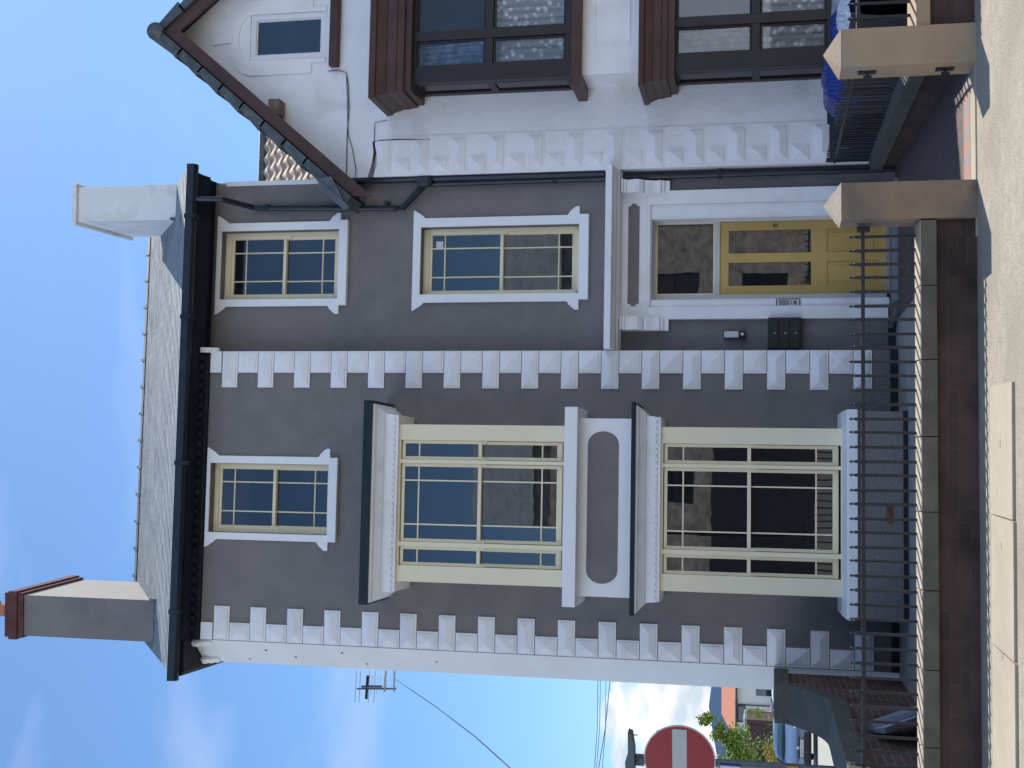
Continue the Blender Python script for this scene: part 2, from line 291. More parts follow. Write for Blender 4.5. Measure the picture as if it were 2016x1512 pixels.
# ================================================================ SETTING
g = MB(); g.add([(-1500, -1500, -.012), (1500, -1500, -.012), (1500, 1500, -.012), (-1500, 1500, -.012)], [(0, 1, 2, 3)]); struct('ground', g, grass)
g = MB().box(-2.72, 14, -5.7, 3, -.06, .0); g.box(-2.72, 2.0, -5.7, 3, -.05, .004); struct('front_yard', g, concrete)
struct('pavement', MB().box(-40, 40, -9.3, -5.62, -.1, .002), asph)
struct('far_pavement', MB().box(-40, 40, -27.2, -24, -.1, .08), asph)
struct('road', MB().add([(-60, -24, -.004+.0), (60, -24, -.004), (60, -9.3, -.004), (-60, -9.3, -.004)], [(0, 1, 2, 3)]), road)
g = MB()
for k in range(5):
    x = .73-k*.92; g.prism([(x-.912, -6.57), (x, -6.6), (x-.03, -7.42), (x-.937, -7.40)], .0025, .022, 'z')
struct('paving_slabs', g, slab)
g = MB()
for x in (.30, -.40, -1.15): g.box(x-.02, x+.03, -7.0, -6.93, .0, .024)
struct('paving_studs', g, concrete)
g = MB().add([(-2.8, -6, .0), (-2.8, 160, .0), (-60, 160, .0), (-60, -6, .0)], [(0, 1, 2, 3)]); struct('side_road', g, sideroad_m)
struct('path', MB().box(2.10, 4.05, -5.78, .2, -.02, .012), tiles)
struct('sunlit_tiles', MB().box(2.39, 3.34, -5.78, -5.45, -.02, .016), tiles2)  # sunlit strip of the path, painted as brighter tiles
g = MB().box(1.95, 3.6, -6.02, -5.78, -.02, .014); struct('gate_threshold', g, slab)
g = MB()
for i, (x, z) in enumerate([(-700, 18), (-520, 22), (-420, 30), (-330, 33), (-260, 35), (-200, 39), (-178, 38), (-160, 40), (-130, 36), (-60, 30), (60, 24), (300, 14)]):
    pass
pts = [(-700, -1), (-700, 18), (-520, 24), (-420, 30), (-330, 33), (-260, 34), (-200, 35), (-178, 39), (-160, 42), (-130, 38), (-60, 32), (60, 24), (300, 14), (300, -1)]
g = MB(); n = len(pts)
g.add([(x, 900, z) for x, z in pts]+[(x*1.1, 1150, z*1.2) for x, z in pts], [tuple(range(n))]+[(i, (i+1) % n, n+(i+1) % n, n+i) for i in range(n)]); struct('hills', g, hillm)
# ================================================================ GREY HOUSE
H = thing('terraced_house', 'tall grey rendered house with white quoins, cream bay windows and a yellow door', 'house')
XL, XM, XR, YR = -2.28, 1.69, 4.13, .28
ZT = 9.2
def hood_windows(): pass
m_ = MB()
W1 = (-.81, .14, 7.41, 9.15); W2 = (2.46, 3.44, 7.47, 9.24); W3 = (2.50, 3.435, 4.075, 6.29); DR = (2.38, 3.48, .06, 3.13)
wall(m_, XL, XM, 0, ZT+.2, 0, [W1], .22)
m_.add([(XM, 0, 0), (XM, YR, 0), (XM, YR, ZT+.2), (XM, 0, ZT+.2)], [(0, 1, 2, 3)])
wall(m_, XM, XR, 0, ZT+.2, YR, [W2, W3, DR], .24)
m_.add([(XR, YR, 0), (XR, 8, 0), (XR, 8, ZT+.2), (XR, 3.5, 12.0), (XR, YR, ZT+.2)], [(0, 1, 2, 3, 4)])
m_.add([(XR, 8, 0), (-2.6, 8, 0), (-2.6, 8, ZT+.2), (XR, 8, ZT+.2)], [(0, 1, 2, 3)])
wo = m_.build('wall', render, H)
g = MB().add([(XL, 0, 0), (-2.62, .36, 0), (-2.62, .36, ZT+.2), (XL, 0, ZT+.2), (-2.62, 8, 0), (-2.62, 8, ZT+.2), (-2.62, 3.5, 12.0)], [(0, 3, 2, 1), (1, 2, 6, 5, 4)])
tag(g.build('splayed_corner', splayw, H), 'plain white splayed corner of the house')
for u, z, r in ((.35, 8.3, .03), (.6, 7.9, .022), (.3, 7.2, .025), (.75, 6.9, .02), (.5, 5.9, .018), (.8, 8.6, .02)):
    px, py = XL-.34*u-.003, .36*u-.003; MB().add([(px, py, z-r*.5), (px-.02, py+.02, z), (px, py, z+r), (px+.015, py-.016, z)], [(0, 1, 2, 3)]).build('paint_chip', mat('chip_grey', (.12, .11, .10), .9), H)
g = MB().box(XR-.035, XR+.03, YR-.012, YR+.4, 6.9, 9.2); g.build('sunlit_edge_strip', whiter, H)  # white strip stands in for the sunlit edge of the corner
# dark plinth strips
g = MB(); g.box(XL, -1.53, -.012, 0, 0, .10); g.box(.86, XM+.01, -.012, 0, 0, .10); g.box(XM+.012, 2.12, YR-.012, YR, 0, .10); g.box(-1.54, .87, -1.092, -1.08, 0, .06); g.build('plinth', navy, H)
def quoin(mb, x0, x1, z0, z1, y, proj=.065, wl=True, flip=1):
    r = .018
    yb, ym, yf = y, y-.022, y-.022-proj*.62
    mb.box(x0, x1, ym, yb+.002, z0, z1)
    i = .022; a, b, c, d = x0+i, x1-i, z0+i, z1-i; hh = min((d-c), (b-a))/2*.98; cz = (c+d)/2
    mb.add([(a, ym-.0, c), (b, ym, c), (b, ym, d), (a, ym, d), (a+.006, ym-.012, c+.006), (b-.006, ym-.012, c+.006), (b-.006, ym-.012, d-.006), (a+.006, ym-.012, d-.006), (a+hh, yf, cz), (b-hh, yf, cz)],
           [(0, 1, 5, 4), (1, 2, 6, 5), (2, 3, 7, 6), (3, 0, 4, 7), (4, 5, 9, 8), (5, 6, 9), (6, 7, 8, 9), (7, 4, 8)])
def quoins(name, xe, dirn, wl, ws, y, tops, pitch, hl, m, parent, base_top, base_bot, zmin=.5):
    mb = MB()
    for t in tops:
        if t > base_top+.3: continue
        zb = max(t-hl, zmin-.2); zt = min(t, base_top)
        quoin(mb, *sorted((xe, xe+dirn*wl)), zb+.006, zt-.006, y)
        st, sb = t-hl, t-pitch
        if sb > zmin-.25: quoin(mb, *sorted((xe, xe+dirn*ws)), sb+.004, st-.004, y)
    return mb.build(name, m, parent)
tops = [9.03-.53*k for k in range(17)]
quoins('quoin_column', XM, -1, .50, .295, 0, tops, .53, .235, white, H, 9.2, .5)
quoins('quoin_column', XL+.012, 1, .455, .235, 0, [t-.01 for t in tops], .53, .235, white, H, 9.2, .5)
# short top quoin + little brackets on the return
MB().box(XM-.295, XM, -.035, .0, 9.04, 9.2).build('quoin_cap', white, H); MB().box(XL+.01, XL+.24, -.035, 0, 9.03, 9.2).build('quoin_cap', white, H)
def bracket(mb, p0, p1, nx, ny, z1, dz=.30, pr=.30):
    """scrolled bracket between wall points p0,p1 projecting along (nx,ny)"""
    prof = [(0, z1), (pr, z1), (pr, z1-dz*.3), (pr*.8, z1-dz*.34), (pr*.8, z1-dz*.6), (pr*.55, z1-dz*.66), (pr*.6, z1-dz*.85), (pr*.3, z1-dz), (0, z1-dz)]
    n = len(prof); vs = [(p[0]+nx*u, p[1]+ny*u, v) for p in (p0, p1) for u, v in prof]
    mb.add(vs, [tuple(range(n))[::-1], tuple(range(n, 2*n))]+[(i, (i+1) % n, n+(i+1) % n, n+i) for i in range(n)])
s2 = .7071
g = MB(); bracket(g, (XL-.01, .0, 0), (XL-.06, .052, 0), -s2*.9, -s2*.9, 9.33, .27, .07); g.build('eaves_bracket', white, H)
g = MB(); bracket(g, (-2.55, .285, 0), (-2.61, .35, 0), -s2*.9, -s2*.9, 9.33, .27, .07); g.build('eaves_bracket', white, H)
g = MB(); bracket(g, (XM-.02, .02, 0), (XM+.05, .02, 0), 0, -1, 9.33, .24, .12); g.build('eaves_bracket', white, H)
# cornice and gutter
g = MB()
OY, OZ = .18, .09
def osh(p): return [((y+OY) if y < -.15 else y, (z+OZ) if y < -.15 or z > 9.39 else z) for y, z in p]
prof = osh([(-.05, 9.215), (-.05, 9.335), (-.08, 9.34), (-.20, 9.22), (-.26, 9.24), (-.38, 9.27), (-.46, 9.27), (-.46, 9.40), (.2, 9.40), (.2, 9.215)])
g.prism(prof, XL, XM-.01, 'x')
g.prism(osh([(YR-.06, 9.36), (YR-.06, 9.38), (-.08, 9.345), (-.20, 9.22), (-.26, 9.24), (-.38, 9.27), (-.46, 9.27), (-.46, 9.398), (.45, 9.398), (.45, 9.36)]), XM-.01, 4.16, 'x')
g.prism([(-2.69, 9.31), (-2.75, 9.37), (-2.75, 9.49), (XL, 9.49), (XL, 9.33)], -.26, 8, 'y')
for k in range(30):
    x = XL+.12+k*.133
    if x < XM-.1: g.box(x, x+.07, -.105, -.05, 9.265, 9.33)
g.build('cornice', mat('cornice_black', (.014, .018, .028), .7, .3, 5, spec=.2), H)
g = MB(); gp = [(y+OY, z+OZ) for y, z in [(-.46, 9.385), (-.46, 9.30), (-.49, 9.265), (-.55, 9.255), (-.60, 9.285), (-.61, 9.385), (-.595, 9.39), (-.58, 9.33), (-.5, 9.33), (-.48, 9.385)]]
g.prism(gp, -2.79, 4.26, 'x')
for x in (-1.9, .1, 2.1, 3.5): g.box(x, x+.06, -.617+OY, -.455+OY, 9.25+OZ, 9.394+OZ)
g.build('gutter', navy, H)
# roof
RX0, RX1, RY, RZ = -2.66, 4.22, 3.55, 12.1
def roof_slates(mb, x0, x1, y0, z0, y1, z1, rows, w, th=.0095, jit=.0022):
    d = Vector((0, y1-y0, z1-z0)); Ln = d.length; d.normalize(); nrm = Vector((0, -d.z, d.y)) if y1 > y0 else Vector((0, d.z, -d.y))
    if nrm.z < 0: nrm = -nrm
    step = Ln/rows
    for r in range(rows):
        x = x0-(w/2 if r % 2 else 0)
        while x < x1:
            a, b = max(x, x0)+.002, min(x+w, x1)-.002; x += w
            if b-a < .02: continue
            j = random.uniform(-jit, jit)*.6; j2 = j+random.uniform(-jit, jit)*.5; e = random.uniform(-.006, .006)
            p0 = Vector((0, y0, z0))+d*(r*step-.01+e); p1 = Vector((0, y0, z0))+d*((r+1)*step+.02)
            q = []
            for xx, jj in ((a, j), (b, j2)):
                for p, h in ((p0, th+.003+jj), (p1, .0035), (p0, .0008)): q.append(Vector((xx, 0, 0))+p+nrm*h)
            mb.add(q, [(0, 3, 4, 1), (2, 5, 3, 0), (0, 1, 2), (3, 5, 4)])
g = MB(); roof_slates(g, RX0, RX1, -.37, 9.49, RY, RZ, 30, .25)
g.add([(RX0, -.37, 9.485), (RX1, -.37, 9.485), (RX1, RY, RZ), (RX0, RY, RZ)], [(0, 1, 2, 3)])
g.add([(RX0, RY, RZ), (RX1, RY, RZ), (RX1, 8.2, 9.1), (RX0, 8.2, 9.1)], [(0, 1, 2, 3)])
g.add([(RX0+.01, -.3, 9.46), (RX0+.01, RY, RZ-.04), (RX0+.01, 8, 9.2)], [(0, 1, 2)])
g.build('roof', slate, H)
g = MB()
x = RX0
while x < RX1:
    e = min(x+.46, RX1); g.prism([(RY-.15, RZ-.07), (RY, RZ+.045), (RY+.15, RZ-.07)], x, e-.004, 'x'); g.prism([(RY-.17, RZ-.08), (RY-.03, RZ+.05), (RY, RZ+.085), (RY+.03, RZ+.05), (RY+.17, RZ-.08)], e-.05, e-.004, 'x'); x += .46
g.build('ridge_tiles', tile, H)
# chimneys
def chimney(name, x0, x1, y, dep, zb, zt, m, rot, capm, label):
    cx = (x0+x1)/2
    c = MB().box(-(x1-x0)/2, (x1-x0)/2, 0, dep, zb-.6, zt).build(name, m, H, loc=(cx, y, 0), rotz=rot, bevel=.01); c['label'] = label; w = (x1-x0)/2
    return c, w
c, w = chimney('chimney', -2.49, -1.885, 1.0, 1.62, 10.5, 12.55, chim_g, radians(-3.8), redcap, 'grey rendered chimney with a red brick cap and clay pot')
g = MB().box(-w-.012, w+.02, -.015, 1.64, 9.9, 10.44); g.prism([(-.06, 10.42), (-.01, 10.50), (1.7, 11.62), (1.7, 11.5), (0, 10.3)], w, w+.03, 'x'); g.build('flashing', lead, c)
g = MB().box(-w-.035, w+.035, -.035, 1.655, 12.55, 12.64); g.box(-w-.06, w+.06, -.06, 1.68, 12.64, 12.78); g.box(-w-.03, w+.03, -.03, 1.65, 12.78, 12.86); g.build('cap', redcap, c, bevel=.008)
for py in (.35, 1.1): MB().lathe([(.14, 0), (.14, .05), (.11, .08), (.10, .34), (.13, .36), (.13, .40), (.08, .40)], (0, py, 12.86), 16).build('chimney_pot', terracotta, c)
MB().box(-w+.002, w-.002, -.006, .002, 10.44, 12.55).build('grey_face', render, c)  # darker grey plates over the front and left faces
MB().box(-w-.006, -w+.002, .0, 1.62, 10.44, 12.55).build('grey_face', render, c)
c, w = chimney('chimney', 3.70, 4.22, .55, 1.62, 9.6, 11.70, chim_w, radians(-3), chim_w, 'white rendered chimney with a thin slab on top')
MB().box(-w-.05, w+.05, -.05, 1.67, 11.70, 11.765).build('cap', chim_w, c, bevel=.008)
MB().box(-w-.006, -w+.03, -.02, 1.63, 9.9, 10.20).build('flashing', lead, c)
# ---- sash windows of the wall
def sash_set(parent, x0, x1, zb, zt, zm, y, bars=(), hb=None, lb=None, st=.042, m=cream, gl=glass, low=.07):
    """x0..zt = glass+sash outer rectangle; upper sash proud of the lower one"""
    u = MB(); frame(u, x0, x1, zm-.022, zt, st, y, y+.04, .044)
    u.prism([(x0, zm-.022), (x0+st, zm-.022), (x0+st, zm-.05), (x0+st*.5, zm-.085), (x0, zm-.09)], y, y+.038); u.prism([(x1, zm-.022), (x1-st, zm-.022), (x1-st, zm-.05), (x1-st*.5, zm-.085), (x1, zm-.09)], y, y+.038)
    for b in bars: u.box(b-.009, b+.009, y+.006, y+.03, zm+.022, (hb or zt-st)-.009) ; u.box(b-.009, b+.009, y+.006, y+.03, (hb or zt)+.009, zt-st) if hb else None
    if hb: u.box(x0+st, x1-st, y+.005, y+.031, hb-.009, hb+.009)
    u.build('upper_sash', m, parent, bevel=.003)
    l = MB(); frame(l, x0+.004, x1-.004, zb, zm+.018, st, y+.044, y+.084, low)
    for b in bars: l.box(b-.009, b+.009, y+.05, y+.074, lb+.009, zm-.024) ; l.box(b-.009, b+.009, y+.05, y+.074, zb+low, lb-.009)
    if lb: l.box(x0+st, x1-st, y+.049, y+.075, lb-.009, lb+.009)
    l.build('lower_sash', m, parent, bevel=.003)
    MB().box(x0+.02, x1-.02, y+.022, y+.026, zm-.01, zt-.02).build('pane', gl, parent)
    MB().box(x0+.02, x1-.02, y+.064, y+.068, zb+.02, zm).build('pane', gl, parent)
def wall_window(hole, y, gx0, gx1, gzb, gzt, zm, bars, hb, lb, ears, sill, sw, label):
    a, b, c, d = hole; s = .042
    f = MB(); frame(f, a, b, c, d, .001+max(.02, gx0-s-a), y+.12, y+.20)
    f = MB()
    f.box(a+.001, gx0-s+.004, y+.13, y+.21, c, d); f.box(gx1+s-.004, b-.001, y+.13, y+.21, c, d); f.box(gx0-s+.004, gx1+s-.004, y+.13, y+.21, gzt+s-.004, d-.001); f.box(gx0-s, gx1+s, y+.10, y+.22, c, gzb-.066)
    o = f.build('sash_window', cream, H, bevel=.004); o['label'] = label
    sash_set(o, gx0-s, gx1+s, gzb-.07, gzt+s, zm, y+.155, bars, hb, lb)
    # plaster surround with shaped ears
    t0, t1, l0, r0 = ears      # top z, bottom z, left and right outer x
    e = .115; top = MB()
    L_ = [(a, t1), (l0-e, t1), (l0-e, t1+.055), (l0-e*.45, t1+.13), (l0, t1+.165), (l0, t0-.17), (l0-e*.35, t0-.13), (l0-e*.9, t0-.03), (l0-e, t0), (a, t0)]
    Rr = [(2*0+b, t1), (r0+e, t1), (r0+e, t1+.055), (r0+e*.45, t1+.13), (r0, t1+.165), (r0, t0-.17), (r0+e*.35, t0-.13), (r0+e*.9, t0-.03), (r0+e, t0), (b, t0)]
    top.prism(L_, y-.03, y+.001); top.prism(Rr, y-.03, y+.001)
    if t0 > d+.01: top.box(a, b, y-.03, y+.001, d, t0)
    top.build('window_surround', whiter, H, bevel=.006)
    g = MB().box(sill[0], sill[1], y-.075, y+.14, sill[2], sill[3]); g.build('window_sill', whiter, H, bevel=.008)
wall_window(W1, 0, -.714, .062, 7.515, 9.045, 8.27, (-.116, -.520), 8.86, 7.698, (9.2, 7.41, -.905, .243), (-.90, .235, 7.285, 7.41), .1, 'top floor sash window above the cream bay')
wall_window(W2, YR, 2.555, 3.345, 7.61, 9.11, 8.345, (3.152, 2.742), 8.93, 7.79, (9.31, 7.455, 2.355, 3.555), (2.36, 3.56, 7.335, 7.465), .1, 'top floor sash window beside the downpipe')
wall_window(W3, YR, 2.575, 3.352, 4.21, 6.17, 5.184, (3.166, 2.762), 5.99, 4.395, (6.40, 4.08, 2.385, 3.56), (2.405, 3.56, 3.95, 4.08), .1, 'middle sash window above the door canopy')
MB().box(3.17, 3.27, YR+.168, YR+.172, 6.02, 6.12).build('paper_notice', mat('paper', (.7, .7, .7), .6, .1, 30), H)
# ---- bay windows
def bay(z0, z1, gz, hood_z, label, front=-.67):
    zt, hb, mr, lb, zb = gz; b = MB()
    X0, X1 = -1.333, .673
    lights = [(-1.128, -.882), (-.828, .176), (.222, .472)]
    wall(b, X0, X1, z0, z1, front, [(l, r, zb-.10, zt+.055) for l, r in lights], .14)
    b.add([(X0, front, z0), (X0, 0, z0), (X0, 0, z1), (X0, front, z1)], [(0, 1, 2, 3)]); b.add([(X1, front, z0), (X1, 0, z0), (X1, 0, z1), (X1, front, z1)], [(0, 1, 2, 3)])
    b.add([(X0, front, z1), (X1, front, z1), (X1, 0, z1), (X0, 0, z1)], [(0, 1, 2, 3)])
    o = b.build('bay_window', cream, H); o['label'] = label
    for l, r in lights:
        sash_set(o, l+.002, r-.002, zb-.075, zt+.045, mr, front+.04, (-.043, -.604) if r-l > .5 else (), hb, lb, .040, gl=glass)
    # frieze with dog-tooth, moulded hood and lead flat
    hz = hood_z; fr = MB()
    fr.box(-1.465, .79, -.725, 0, hz[0], hz[0]+.075); fr.box(-1.475, .80, -.735, 0, hz[0]+.075, hz[0]+.14)
    tz = []
    for k in range(27): x = -1.455+k*.0825; tz += [(x, hz[0]+.026), (x+.041, hz[0]+.058)]
    fr.prism([(-1.47, hz[0]+.074), (-1.47, hz[0]+.026)]+tz[1:]+[(.79, hz[0]+.026), (.79, hz[0]+.074)], -.741, -.724)
    fr.build('frieze', white, o)
    hd = MB(); st = [(-.735, hz[0]+.14), (-.745, hz[0]+.165), (-.775, hz[0]+.18), (-.80, hz[0]+.205), (-.845, hz[0]+.245), (-.90, hz[0]+.262), (-.91, hz[0]+.285)]
    lx = [-1.475, -1.485, -1.505, -1.53, -1.56, -1.59, -1.60]; rx = [.80, .81, .83, .855, .885, .915, .925]
    vs = []; 
    for (yy, zz), a_, b_ in zip(st, lx, rx): vs += [(a_, 0, zz), (a_, yy, zz), (b_, yy, zz), (b_, 0, zz)]
    fs = []
    for i in range(len(st)-1):
        for k in range(3): fs.append((i*4+k, i*4+k+1, i*4+4+k+1, i*4+4+k))
    e = (len(st)-1)*4; fs.append((e, e+1, e+2, e+3)); hd.add(vs, fs); hd.build('hood_moulding', white, o)
    hz1 = hz[0]+.286
    MB().box(-1.622, .965, -.95, 0, hz1, hz[1]).build('lead_hood', navy if True else lead, o, bevel=.006)
    return o
bU = bay(4.05, 6.27, (6.165, 5.985, 5.183, 4.385, 4.20), (6.245, 6.645), 'upper cream bay window under a dark lead hood')
bL = bay(.66, 2.90, (2.80, 2.612, 1.815, 1.02, .832), (2.885, 3.225), 'ground floor cream bay window behind the railings')
MB().prism([(-.9, 3.895), (-.9, 4.05), (-.885, 4.058), (0, 4.075), (0, 3.895)], -1.552, .90, 'x').build('bay_cill', whiter, bU, bevel=.006)
g = MB().box(-1.435, .77, -.67, 0, 3.225, 3.895)
g.build('spandrel_panel', whiter, bL)
g = MB(); rr = .185; cz = 3.60; L0, L1 = -1.275, .61
p = [(L1-.16+.16*cos(t), cz+.195*sin(t)) for t in [(-pi/2+pi*k/10) for k in range(11)]]+[(L0+.16+.16*cos(t), cz+.195*sin(t)) for t in [(pi/2+pi*k/10) for k in range(11)]]
g.prism(p, -.674, -.668); g.build('render_inset', render, bL)
MB().prism([(-1.15, .57), (-1.15, .685), (-1.135, .692), (-.66, .725), (0, .74), (0, .57)], -1.552, .88, 'x').build('bay_cill', whiter, bL, bevel=.01)
g = MB().box(-1.53, .862, -1.08, 0, 0, .57); bb = g.build('bay_base', render, H)
g = MB().box(-.43, -.215, -1.086, -1.079, .175, .25)
for i in range(7):
    for j in range(2): g.box(-.42+i*.03, -.402+i*.03, -1.094, -1.086, .185+j*.03, .205+j*.03)
g.build('air_brick', airb, bb)
# ---- doorway
g = MB()
g.box(2.127, 2.29, YR-.07, YR, .10, 3.16); g.box(3.662, 3.845, YR-.07, YR, .10, 3.16); g.box(2.127, 3.845, YR-.07, YR, 3.16, 3.56)
g.box(2.29, 2.372, YR-.035, YR+.001, .08, 3.125); g.box(3.488, 3.662, YR-.035, YR+.001, .08, 3.125)
g.prism([(2.29, 3.16), (3.662, 3.16), (3.662, 3.125), (2.29, 3.125)], YR-.07, YR+.001)
g.box(2.372, 2.392, YR-.03, YR+.235, .08, 3.125); g.box(3.468, 3.488, YR-.03, YR+.235, .08, 3.125); g.box(2.392, 3.468, YR-.03, YR+.235, 3.11, 3.13)
ds = g.build('door_surround', white, H, bevel=.006)
g = MB(); xa, xb, z0, z1 = 2.335, 3.645, 3.27, 3.42; c1 = (z0+z1)/2
g.prism([(xa, z0), (xb, z0), (xb, c1-.04), (xb+.03, c1-.03), (xb+.035, c1), (xb+.03, c1+.03), (xb, c1+.04), (xb, z1), (xa, z1), (xa, c1+.04), (xa-.03, c1+.03), (xa-.035, c1), (xa-.03, c1-.03), (xa, c1-.04)], YR-.074, YR-.069); g.build('render_inset', render, ds)
g = MB()
cp = [(YR-.001, 3.50), (YR-.12, 3.50), (YR-.16, 3.515), (YR-.22, 3.52), (YR-.25, 3.545), (YR-.33, 3.555), (YR-.38, 3.575), (YR-.40, 3.58), (YR-.43, 3.585), (YR-.50, 3.59), (YR-.50, 3.675), (YR-.001, 3.71)]
g.prism(cp, 1.70, 4.11, 'x'); g.build('door_canopy', white, ds, bevel=.004)
def console(x0, x1):
    pr = [(YR, 3.50), (YR-.26, 3.50), (YR-.26, 3.475), (YR-.225, 3.465), (YR-.225, 3.44), (YR-.195, 3.43), (YR-.205, 3.37), (YR-.225, 3.33), (YR-.215, 3.27), (YR-.18, 3.22), (YR-.14, 3.19), (YR-.14, 3.165), (YR-.115, 3.10), (YR-.10, 3.04), (YR-.125, 3.02), (YR-.125, 2.99), (YR-.10, 2.975), (YR-.10, 2.95), (YR-.075, 2.925), (YR-.075, 2.875), (YR, 2.875)]
    g = MB().prism(pr, x0, x1, 'x'); g.build('console', white, ds, bevel=.003)
console(1.975, 2.15); console(3.80, 3.975)
fr = MB(); y = YR+.2
fr.box(2.392, 2.487, y, y+.09, .09, 3.11); fr.box(3.462, 3.468, y, y+.09, .09, 3.11); fr.box(2.487, 3.462, y, y+.09, 3.07, 3.11); fr.box(2.487, 3.462, y, y+.09, 2.225, 2.295)
fo = fr.build('door_frame', mat('frame_paint', (.60, .61, .55), .45, .04, 4), H, bevel=.004)
f2 = MB(); frame(f2, 2.487, 3.462, 2.295, 3.07, .018, y+.005, y+.05); f2.build('fanlight_bead', cream, fo)
MB().box(2.50, 3.452, y+.03, y+.036, 2.31, 3.06).build('pane', glass, fo)
d = MB(); yd = YR+.225; dx0, dx1, dz0, dz1 = 2.492, 3.458, .10, 2.222
gl = [(2.603, 2.915), (3.036, 3.345)]
wall(d, dx0, dx1, dz0, dz1, yd, [(a, b, 1.044, 2.112) for a, b in gl]+[(a, b, .20, .843) for a, b in gl], .022)
for a, b in gl:
    d.box(a+.001, b-.001, yd+.018, yd+.03, .201, .842)
    d.prism([(a+.05, .25), (b-.05, .25), (b-.05, .79), (a+.05, .79)], yd+.008, yd+.02)
do = d.build('front_door', yellow, H, bevel=.003); do['label'] = 'yellow front door with two tall glass panels'
for a, b in gl: MB().box(a, b, yd+.016, yd+.02, 1.044, 2.112).build('pane', glass, do)
g = MB().lathe([(.022, 0), (.022, -.012), (.012, -.014), (.012, -.02)], (3.40, yd, 1.52), 14, 'y'); g.box(3.385, 3.415, yd-.01, yd, 1.475, 1.49); g.build('door_lock', brass, do)
MB().box(2.47, 3.48, YR+.15, YR+.25, .055, .10).build('door_weatherbar', alum, do)
MB().box(2.30, 3.85, -.15, YR+.23, 0, .055).build('doorstep', boardm, H, bevel=.01)
# ---- pipes
g = MB(); r = .042
g.tube([(3.78, -.34, 9.35), (3.775, -.3, 9.0), (3.765, YR-.07, 8.75), (3.75, YR-.07, 8.55), (3.70, YR-.07, 6.66), (3.70, YR-.07, 6.55), (3.99, YR-.07, 6.27), (4.03, YR-.07, 6.2), (4.045, YR-.07, 0.0)], r, 10)
for z in (8.5, 7.2, 6.75, 4.4, 2.2): g.box(3.72 if z > 6.6 else 4.0, 3.80 if z > 6.6 else 4.09, YR-.12, YR, z, z+.05)
g.build('downpipe', navy, H, smooth=False)
g = MB().tube([(2.02, YR-.05, .07), (2.06, YR-.10, .05), (2.18, -.25, .02)], .04, 10); g.build('waste_pipe', lead, H)
# ---- small things on the house
t = thing('wall_light', 'small black and white wall light left of the door canopy bracket', 'wall light', (1.922, YR, 1.88))
MB().box(-.045, .045, -.03, 0, .0, .28).build('back_plate', blackpl, t, bevel=.01)
MB().box(-.042, .042, -.075, -.03, .085, .275).build('lamp_shade', lgrey, t, bevel=.015)
MB().box(-.046, .046, -.095, -.03, .0, .08).build('sensor_housing', blackpl, t, bevel=.01)
MB().lathe([(.02, 0), (.02, -.012), (.012, -.016)], (0, -.095, .04), 12, 'y').build('sensor', lgrey, t)
t = thing('mailbox_bank', 'black bank of three mailboxes on the grey wall left of the door', 'mailbox', (1.925, YR-.03, 1.18))
MB().box(-.205, .205, -.12, .03, .0, .415).build('case', blackpl, t, bevel=.006)
for k in range(3):
    dd = MB().box(-.19, .19, -.132, -.12, .015+k*.133, .125+k*.133).build('mailbox_door', blackpl, t, bevel=.005)
    MB().lathe([(.009, 0), (.009, -.008)], (0, -.132, .065+k*.133), 10, 'y').build('lock', alum, dd)
t = thing('intercom_panel', 'silver intercom panel with three call buttons on the white door surround', 'intercom', (2.332, YR-.035, 1.19))
MB().box(-.056, .056, -.03, 0, 0, .305).build('housing', blackpl, t, bevel=.012)
MB().box(-.044, .044, -.034, -.03, .012, .293).build('face_plate', silverp, t)
for k in range(3):
    b = MB(); frame(b, -.03, .03, .150+k*.042, .183+k*.042, .006, -.038, -.034); b.box(-.012, .012, -.037, -.034, .162+k*.042, .171+k*.042); b.build('call_button', blackpl, t)
g = MB().box(-.026, .026, -.036, -.034, .045, .085)
for k in range(3): g.box(-.028, .028, -.0355, -.034, .105+k*.008, .109+k*.008)
g.build('speaker_grille', mat('grille_grey', (.16, .15, .16), .6, .1, 30), t)
# ================================================================ WHITE NEIGHBOUR
NY = .1; NX = 4.12
Nb = thing('gabled_house', 'white rendered gabled house with dark brown bay windows, right of the grey house', 'house')
AX, AZ_ = 6.22, 10.0
g = MB(); sl = (10.0-7.05)/(AX-3.72)
def gz(x): return AZ_-abs(x-AX)*sl
aw = (5.84, 6.53, 7.69, 8.84)
wall(g, NX, 8.32, 0, 7.5, NY, [], .2)
xs = [NX, aw[0], aw[1], 8.32]
g.add([(NX, NY, 7.5), (aw[0], NY, 7.5), (aw[0], NY, gz(aw[0])), (NX, NY, gz(NX))], [(0, 1, 2, 3)])
g.add([(aw[1], NY, 7.5), (8.32, NY, 7.5), (8.32, NY, gz(8.32)), (aw[1], NY, gz(aw[1]))], [(0, 1, 2, 3)])
g.add([(aw[0], NY, aw[3]), (aw[1], NY, aw[3]), (aw[1], NY, gz(aw[1])), (AX, NY, AZ_), (aw[0], NY, gz(aw[0]))], [(0, 1, 2, 3, 4)])
g.add([(aw[0], NY, 7.5), (aw[1], NY, 7.5), (aw[1], NY, aw[2]), (aw[0], NY, aw[2])], [(0, 1, 2, 3)])
for p, q in (((aw[0], aw[2]), (aw[0], aw[3])), ((aw[0], aw[3]), (aw[1], aw[3])), ((aw[1], aw[3]), (aw[1], aw[2]))): g.add([(p[0], NY, p[1]), (q[0], NY, q[1]), (q[0], NY+.1, q[1]), (p[0], NY+.1, p[1])], [(0, 1, 2, 3)])
g.add([(NX, NY, 0), (NX, YR, 0), (NX, YR, 7.5), (NX, NY, 7.5)], [(0, 1, 2, 3)]); g.add([(NX+.04, NY, 0), (NX+.04, 9, 0), (NX+.04, 9, 7.4), (NX+.04, NY, 7.4)], [(0, 1, 2, 3)])
g.build('wall', oldwhite, Nb)
